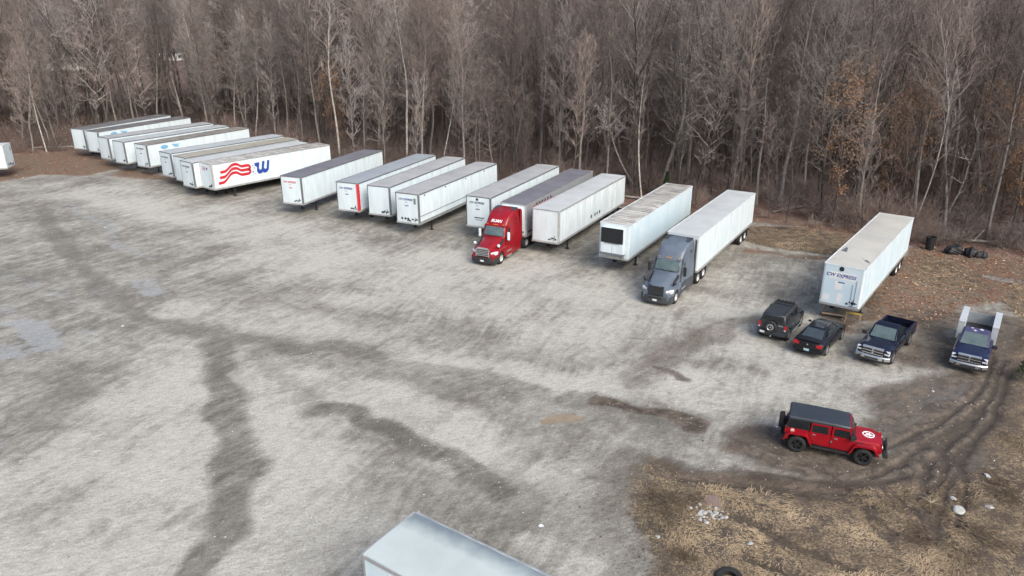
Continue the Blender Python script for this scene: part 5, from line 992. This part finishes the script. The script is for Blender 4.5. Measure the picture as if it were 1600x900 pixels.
def offroader(x,y,h):
    t=thing('off_roader','red four-door off-roader with grey hard top and white star on its bonnet','off-road car',(x,y,0),R(h)); wb=1.475; w=.79
    # tub
    MB().prism([(-2.05,.62),(-1.98,.55),(-1.9,.55),(-1.9,.95),(-1.05,.95),(-.95,.55),(1.0,.50),(1.0,1.18),(-2.05,1.22)],'y',-w,w).build('body',P_jeep,t,bevel=.03)
    st=[ring(.98+1.22*i/8,[(.72-.10*(i/8),.75),(.72-.11*(i/8),1.02),(.66-.11*i/8,1.17-.05*(i/8)**2),(.4-.05*i/8,1.21-.05*(i/8)**2),(0,1.225-.05*(i/8)**2)]) for i in range(9)]; MB().loft(st).build('bonnet',P_jeep,t,smooth=30)
    g=MB().prism([(2.18,.62),(2.26,.66),(2.22,1.12),(2.14,1.16),(2.1,.62)],'y',-.62,.62).build('grille',P_jeep,t,bevel=.03); m=MB()
    for k in range(7): m.box(2.2,2.265,-.27+.09*k-.025,-.27+.09*k+.025,.72,1.04)
    m.build('grille_slot',steel,g)
    for s in (-1,1):
        MB().lathe([(0,.05),(.09,.04),(.10,0)],(2.22,s*.46,.92),'x',14).build('headlight',lampw,t)
        # trapezoid flares
        for cx,nm in ((wb,'front'),(-wb,'rear')):
            pr=[(cx-.66,.52),(cx-.60,.52),(cx-.40,.90),(cx-.30,.95),(cx+.30,.95),(cx+.42,.88),(cx+.60,.60),(cx+.68,.60),(cx+.50,.97),(cx+.36,1.05),(cx-.34,1.05),(cx-.48,.97)]
            if cx<0: pr=[(2*cx-a,b) for a,b in pr]
            MB().prism(pr,'y',min(s*.62,s*.95),max(s*.62,s*.95)).build('fender',P_jeep,t,bevel=.015)
        MB().box(-.9,.9,min(s*.76,s*.90),max(s*.76,s*.90),.42,.48).build('side_step',black,t,bevel=.015)
        # doors: front and rear with dark windows
        for x0,x1,wx0,wx1 in ((-.02,.98,.10,.78),(-.98,-.05,-.88,-.16)):
            prd=[(x0,.60),(x1,.60),(x1,1.2),(wx1+.12,1.24),(wx1-.0+(.02 if x0>-.5 else .08),1.70),(x0+.02,1.70),(x0,1.2)]
            if x0<-.5: prd=[(-.72,.60),(x1,.60),(x1,1.70),(x0+.04,1.70),(x0,1.0),(-.9,.85)]
            d=MB().prism(prd,'y',min(s*.775,s*.815),max(s*.775,s*.815)).build('door',P_jeep,t,bevel=.008)
            MB().prism([(wx0,1.24),(wx1+.08 if x0>-.5 else wx1,1.24),(wx1-.03,1.62),(wx0,1.62)],'y',min(s*.81,s*.822),max(s*.81,s*.822)).build('window',glass,d)
            MB().box(wx0+.02,wx0+.18,min(s*.812,s*.85),max(s*.812,s*.85),1.08,1.12).build('handle',chrome,d)
        MB().box(-.02,.06,min(s*.815,s*.84),max(s*.815,s*.84),.85,.95).build('door_hinge',rimg,t); MB().box(.98,1.06,min(s*.80,s*.83),max(s*.80,s*.83),.82,.9).build('door_hinge',rimg,t)
        MB().prism([(-1.95,1.25),(-1.06,1.25),(-1.06,1.66),(-1.9,1.66)],'y',min(s*.755,s*.77),max(s*.755,s*.77)).build('quarter_window',glass,t)
        MB().box(-2.09,-2.03,min(s*.62,s*.78),max(s*.62,s*.78),.9,1.15).build('tail_light',lampr,t)
        MB().tube([(.9,s*.80,1.25),(.9,s*.86,1.28)],.02,5).box(.84,.96,min(s*.85,s*1.03),max(s*.85,s*1.03),1.22,1.42).build('mirror',black,t)
        MB().box(1.08,1.42,min(s*.70,s*.735),max(s*.70,s*.735),.98,1.08).build('side_vent',black,t)
        MB().box(.95,1.1,min(s*.6,s*.75),max(s*.6,s*.75),1.2,1.3).build('cowl',black,t)
    MB().lathe([(0,-.012),(.09,-.012),(.09,0)],(-1.75,-.79,1.12),'y',14).build('fuel_cap',mat('cap_pink',(.65,.45,.42),.4),t)
    # cab frame, windscreen, hard top
    MB().prism([(.99,1.15),(1.07,1.15),(.82,1.74),(.72,1.74)],'y',-.74,.74).build('windscreen_frame',black,t,bevel=.015); MB().prism([(1.06,1.22),(1.078,1.22),(.862,1.68),(.84,1.68)],'y',-.66,.66).build('windscreen',glass,t)
    MB().box(.74,.83,-.77,.77,1.70,1.765).build('header_rail',P_jeep,t,bevel=.01)
    MB().prism([(-2.02,1.2),(-1.0,1.2),(-1.0,1.7),(.75,1.7),(.73,1.72),(-1.95,1.72)],'y',-.75,.75).build('hardtop_side',black,t)
    st=[]
    for xx,dz,dw in ((-2.0,-.07,-.04),(-1.94,-.01,0),(-1.0,0,0),(.0,-.01,0),(.70,-.035,-.01),(.76,-.06,-.03)): st.append(ring(xx,[(.775+dw,1.70),(.775+dw,1.79+dz),(.73+dw,1.85+dz),(.4,1.875+dz),(0,1.88+dz)]))
    MB().loft(st).build('hardtop',hardtop,t,smooth=32)
    # star emblem on bonnet
    z0=0.0; m=MB(); m.prism([(0+(.21 if k%2==0 else .085)*math.cos(k*PI/5),.0+(.21 if k%2==0 else .085)*math.sin(k*PI/5)) for k in range(10)],'z',-.03,.004); st=MB().lathe([(.225,-.05),(.225,.006),(.275,.003),(.275,-.05)],(0,0,0),'z',32); m.add(st.v,st.f); o=m.build('star_emblem',ink_w,t)
    o.rotation_euler=(0,R(2.6),0); o.location=(1.62,0,1.226)
    # front steel bumper with hoop, rear bumper, spare
    b=MB().box(2.30,2.52,-.72,.72,.50,.68).build('bumper',black,t,bevel=.03); MB().tube([(2.45,-.5,.68),(2.44,-.4,.98),(2.44,.4,.98),(2.45,.5,.68)],.028,6).build('bull_bar',black,b); MB().box(2.40,2.48,-.3,.3,.72,.86).build('winch',steel,b)
    MB().box(-2.28,-2.08,-.78,.78,.52,.68).build('rear_bumper',black,t,bevel=.03)
    sp=MB().lathe([(.2,-.13),(.35,-.14),(.41,-.08),(.41,.09),(.2,.12),(.2,-.13)],(-2.28,.05,1.13),'x',26).build('spare_wheel',rubber,t,smooth=50); MB().lathe([(.21,-.12),(.16,-.05),(0,-.06)],(-2.28,.05,1.13),'x',16).build('rim',rimk,sp); MB().box(-2.2,-2.02,-.1,.2,.95,1.3).build('spare_bracket',black,t)
    MB().tube([(-2.3,.1,.6),(-2.5,.1,.6)],.03,6).lathe([(0,-.05),(.05,-.03),(.05,.03)],(-2.5,.1,.62),'x',8).build('tow_ball',chrome,t)
    underbody(t,-1.95,2.15,.58,.40,.62); MB().box(-.9,1.0,-.7,.7,.45,.6).build('chassis',steel,t)
    for s in (-1,1):
        for xx in (-wb,wb): wheel(t,xx,s*.80,.43,.28,rimk,spokes=5)
    return t
# ------------------------------------------------------------------ place the trailers
FIT=dict(T1a=(-62.50,107.50,68),T1b=(-59.26,105.32,63.7),T2=(-54.93,99.98,56),T3=(-51.44,97.05,56.6),T4=(-47.44,94.72,58.4),T5=(-41.76,88.95,52.1),T6=(-38.9,86.2,53),T7=(-36.89,83.28,52),T8=(-34.36,82.31,50.2),
 T9=(-22.8,75.19,68.6),T10=(-16.41,72.34,67.1),T11=(-13.01,70.69,66.4),T12=(-9.83,67.71,64.2),T13=(-3.1,66.33,63.8),T14=(.12,63.73,63),T15=(2.89,61.57,61.6),T16=(8.25,57.12,59.7),T17=(13.16,54.33,58.5),T18=(22.27,46.71,52.9))
def TR(k,label,**kw): return trailer(label,*FIT[k],**kw)
TR('T1a','leftmost dark-roofed white trailer at the end of the row by the woods',roof='dark',decals=1)
TR('T1b','second white trailer from the left, dark roof and blue emblem on its side',roof='dark',oval=True,side=white,decals=1)
TR('T2','third white trailer from the left, pale grey roof, plain nose',roof='grey',decals=1)
TR('T3','fourth white trailer from the left, bluish roof and grey corner post',roof='pale',decals=1)
TR('T4','white trailer with brown-striped roof and pale blue emblem on its long side',roof='stripe',oval=True,text='CW EXPRESS',textm=ink_k,bows=3,decals=2)
TR('T5','white trailer with grey post and pale grey roof, leftmost of the packed four',roof='pale',text='CW EXPRESS',textm=ink_k)
TR('T6','cream-roofed trailer mostly hidden in the packed group',roof='cream',bows=5)
TR('T7','white trailer with bluish-white roof directly left of the flag-logo trailer',roof='white',text='CW EXPRESS',textm=ink_k)
TR('T8','white trailer with a waving red stripe and blue W logo on its side',roof='stain',flag=True,skirt=False,bows=8,postm=alu)
TR('T9','white trailer with dark grey roof and small red lettering on its nose',roof='grey2',text='CW EXPRESS',textm=ink_r)
TR('T10','white trailer with a red vertical stripe at its nose corner',roof='blue',text='CW EXPRESS',textm=ink_b,stripe=True)
TR('T11','white trailer with blank nose right of the red-striped trailer',roof='grey')
TR('T12','white trailer with navy lettering, hazard placards and a grey rail along its side',roof='grey',text='CW EXPRESS',textm=ink_b,skirt=True,extra='lights',decals=5)
TR('T13','white trailer with black lettering and round vent left of the red truck',roof='grey',text='CW EXPRESS',textm=ink_k,extra='round',decals=1)
t14=TR('T14','silver refrigerated trailer with big red letters, coupled to the red truck',roof='grey2',side=silver,nose=white2,postm=alu,extra='ruan'); reefer_unit(t14)
TR('T15','white ribbed trailer with four black diamond placards, right of the red truck',roof='white',side=white2,ribs=True,extra='diamonds',postm=alu)
t16=TR('T16','white refrigerated trailer with a black cooling unit on its nose and ribbed dirty roof',roof='stain',side=bluew,nose=white,bows=11,postm=white2,decals=0); reefer_unit(t16)
TR('T17','clean white trailer coupled to the blue-grey truck',roof='white',side=white,postm=white2,decals=0)
TR('T18','patched pale blue trailer with light roof, last on the right beside the cars',roof='dust',side=bluew,postm=white2,text='CW EXPRESS',textm=ink_b,extra='patched',decals=2)
# near trailer cut by the bottom of the picture (nose towards the left), and the one at the left edge
trailer('large white trailer roof cut off by the bottom edge of the picture',-4.11,20.09,-34.6,side=bluew,roof='near',postm=alu,group='semi-trailers parked apart from the row',decals=0)
trailer('white trailer end cut off by the left edge of the picture',-64.6,94.9,193,side=white,roof='white',group='semi-trailers parked apart from the row',decals=5,postm=white2,extra='lights')
# ------------------------------------------------------------------ tractors
def at_nose(k,back,off=0):
    x,y,h=FIT[k]; a=R(h); return x-math.cos(a)*back,y-math.sin(a)*back
x,y=at_nose('T14',5.75); tractor('red sleeper-cab truck with chrome grille coupled to a refrigerated trailer',x,y,FIT['T14'][2]+1,P_red,None,chrome,white,white,'RUAN')
x,y=at_nose('T17',5.45); tractor('blue-grey sleeper-cab truck with black grille and dark skirts',x,y,FIT['T17'][2]+.5,P_grey,mat('skirt_slate',(.06,.07,.085),.45),black,black,black,None)
# ------------------------------------------------------------------ cars
def car_at(rx,ry,h,wbhalf,tw,fn,side=-1):
    """(rx,ry): ground contact of the rear wheel on the right (-1) or left (+1) side"""
    a=R(h); d=Vector((math.cos(a),math.sin(a))); n=Vector((-d.y,d.x)); c=Vector((rx,ry))+d*wbhalf-n*side*tw; return c.x,c.y
x,y=car_at(17.87,43.82,54.5,1.42,.82,None); suv(x,y,54.5)
x,y=car_at(19.49,41.59,50.5,1.52,.84,None); sedan(x,y,50.5)
# pickups face the camera: heading + 180
def pk(fx,fy,h,wb,paint,label,utility):
    a=R(h); d=Vector((math.cos(a),math.sin(a))); n=Vector((-d.y,d.x)); c=Vector((fx,fy))-d*wb-n*.85; pickup(c.x,c.y,h,paint,label,utility)
pk(22.99,40.39,228.5,1.78,P_navy,'black pickup with a chrome grille and an open empty bed, facing the camera',False)
pk(28.12,39.39,234.5,2.0,P_blue,'navy work truck with a faded purple roof and white utility boxes on its bed',True)
x,y=car_at(13.85,30.98,-23,1.475,.80,None); offroader(x,y,-23)
# ------------------------------------------------------------------ small things
wood=mat('raw_lumber',(.32,.235,.155),.8,var=.2,scale=4,stretch=(4,1,4)); yel=mat('worn_yellow',(.62,.43,.07),.6,var=.15)
t=thing('wooden_frame','rough wooden frame with a crossbar lying under the nose of the last trailer','frame',(22.4,47.5,0),R(-25))
MB().box(-.75,.75,-.30,-.22,.05,.16).box(-.75,.75,.22,.30,.05,.16).build('rail',wood,t); MB().box(-.75,-.66,-.22,.22,.055,.155).box(.66,.75,-.22,.22,.055,.155).box(-.05,.05,-.22,.22,.055,.155).build('crossbar',wood,t); t.rotation_euler=(R(-24),0,R(-25)); t.location=(22.4,47.5,.12)
o=MB().prism([(-.07,-.02),(.07,-.02),(.07,.02),(-.07,.02)],'z',0,1.5).build('plank',wood); o.location=(21.75,48.1,.05); o.rotation_euler=(R(-35),R(52),0); tag(o,'weathered grey-brown plank leaning beside the wooden frame','plank')
t=thing('sawhorse','small stand with a yellow top bar between the sedan and the pickup','stand',(23.35,46.6,0),R(-32))
MB().box(-.5,.5,-.05,.05,.66,.74).build('top_bar',yel,t)
for sx in (-1,1):
    for sy in (-1,1): MB().tube([(sx*.42,sy*.02,.68),(sx*.45,sy*.28,0)],.03,5).build('leg',wood,t)
bag=mat('black_bag',(.012,.012,.014),.6,var=.2,scale=5,bump=.6)
t=thing('trash_barrel','black plastic trash barrel standing at the woods edge','barrel',(37.25,62.9,ground_z(37.25,62.9)))
MB().lathe([(.0,0),(.33,0),(.37,.5),(.40,1.12),(.43,1.12),(.43,1.18),(.37,1.18),(.33,.1),(0,.1)],(0,0,0),'z',20).build('drum',bag,t,smooth=40); MB().tube([(.42,-.12,1.0),(.50,-.1,1.0),(.50,.1,1.0),(.42,.12,1.0)],.02,5).build('handle',bag,t)
for i,(x,y,s,lab) in enumerate(((38.8,61.7,.58,'largest black trash bag slumped beside the barrel'),(39.8,61.0,.52,'black trash bag at the right end of the pile'),(39.3,62.5,.42,'small black trash bag behind the two larger ones'),(40.5,60.5,.4,'low black trash bag farthest from the barrel'))):
    bm=bmesh.new(); bmesh.ops.create_icosphere(bm,subdivisions=4,radius=1)
    rr=np.random.default_rng(i)
    for v in bm.verts:
        c=v.co; q=1+.13*math.sin(5*c.x+i)+.11*math.sin(7*c.y+2*i)+.06*math.sin(13*c.z+9*c.x); v.co=Vector((c.x*1.25*q,c.y*.9*q,max(c.z,-.55)*.75*q+.4))
        if c.z>.85: v.co.z+=.22
    me=bpy.data.meshes.new('trash_bag'); bm.to_mesh(me); bm.free(); me.polygons.foreach_set('use_smooth',[True]*len(me.polygons)); me.materials.append(bag)
    o=bpy.data.objects.new('trash_bag',me); COL.objects.link(o); o.location=(x,y,ground_z(x,y)); o.scale=(s,s,s); o.rotation_euler=(0,0,i); tag(o,lab,'trash bag','black trash bags by the woods')
def rock(name,x,y,s,m,label,cat,group,seed,flat=.6):
    bm=bmesh.new(); bmesh.ops.create_icosphere(bm,subdivisions=2,radius=1); rr=random.Random(seed)
    for _ in range(7): # chip flat faces
        n=Vector((rr.gauss(0,1),rr.gauss(0,1),rr.gauss(0,1))).normalized(); d=rr.uniform(.45,.75)
        for v in bm.verts:
            e=v.co.dot(n)-d
            if e>0: v.co-=n*e
    for v in bm.verts: v.co.z*=flat
    me=bpy.data.meshes.new(name); bm.to_mesh(me); bm.free(); me.materials.append(m); o=bpy.data.objects.new(name,me); COL.objects.link(o)
    o.location=(x,y,ground_z(x,y)+s*flat*.35); o.scale=(s,s,s); o.rotation_euler=(rr.uniform(-.3,.3),rr.uniform(-.3,.3),rr.uniform(0,6)); tag(o,label,cat,group); return o
conc=mat('broken_concrete',(.40,.395,.38),.85,var=.12,scale=6); conc2=mat('red_clay_lump',(.22,.165,.14),.9)
rr=random.Random(4)
for i in range(42):
    a=rr.uniform(0,6.28); q=rr.random()**.6*.85; s=rr.uniform(.05,.16)*(1.1-.3*q); x=8.42+q*math.cos(a)*1.0; y=26.2+q*math.sin(a)*.8
    rock('concrete_chunk',x,y,s,conc,'broken pale concrete chunk in the rubble heap amid the dead grass' if s<.16 else 'one of the larger pale concrete chunks in the rubble heap','rubble','pale rubble heap in the dead grass',i)
rock('dirt_mound',8.65,26.85,.62,conc2,'low reddish clay lump at the top of the rubble heap','mound',None,99,.06)
for i,(x,y,s,lab) in enumerate(((21.89,28.76,.2,'white rock in the grass, upper one at the right edge'),(20.66,26.53,.2,'half-buried pale rock right of the round white lid'),(19.43,27.2,.17,'small crumpled white scrap of rock above the round lid'),(5.95,24.75,.13,'small pale stone in the grass near the black tyre'),(9.6,24.35,.16,'pale stone at the start of the muddy rut'),(23.73,36.87,.13,'small white stone in the dark mud below the work truck'))): rock('pale_rock',x,y,s,conc,lab,'rock','loose pale rocks on the verge',50+i,.5)
o=MB().lathe([(0,.05),(.16,.06),(.22,.04),(.245,0),(.23,-.04),(0,-.04)],(0,0,0),'z',22).build('round_lid',mat('lid_white',(.42,.42,.40),.5,var=.1,scale=5),smooth=50); o.location=(19.23,26.36,.05); o.rotation_euler=(R(14),R(-8),0); tag(o,'round white lid lying in the rut at the lower right','lid')
m=MB(); rr=random.Random(8)
for k in range(9):
    a=rr.uniform(0,6.28); q=rr.uniform(.35,.62); m.tube([(0,0,.05),(math.cos(a)*q*.5,math.sin(a)*q*.5,.08+rr.random()*.08),(math.cos(a+.2)*q,math.sin(a+.2)*q,.03+rr.random()*.1)],[.012,.009,.004],4)
o=m.build('dead_branch',mat('dry_branch',(.45,.36,.24),.9)); o.location=(18.23,26.76,.08); tag(o,'dry spiky dead branch lying on the grass left of the lid','branch')
t=thing('old_tyre','old black tyre lying half sunk in dead grass at the bottom edge','tyre',(8.2,22.25,-.02)); MB().lathe([(.30,-.11),(.46,-.13),(.53,-.09),(.55,0),(.53,.09),(.46,.13),(.30,.11),(.33,0),(.30,-.11)],(0,0,.08),'z',30).build('tyre_ring',rubber,t,smooth=50); t.rotation_euler=(R(12),R(-6),0)
for i,(x,y,lab) in enumerate(((-40.2,70.5,'tiny white scrap of litter on the far gravel left of centre'),(-26.6,46.3,'white scrap of litter on the dark wheel track'),(41.9,59.6,'small white scrap of litter by the black bags'),(1.2,25.4,'white scrap of litter near the close trailer'),(-62.5,93.5,'white scrap of litter by the leaf-strewn corner'))):
    o=MB().add([(-.16,-.1,.01),(.15,-.12,.05),(.18,.1,.02),(-.05,.16,.09),(-.2,.06,.03)],[(0,1,2,3,4)]); 
    q=o.build('litter_scrap',plate); q.scale=(.6,.6,.6); q.location=(x,y,ground_z(x,y)+.03); md=q.modifiers.new('thick','SOLIDIFY'); md.thickness=.01; tag(q,lab,'litter','litter scraps')
print('objects',len(bpy.data.objects))
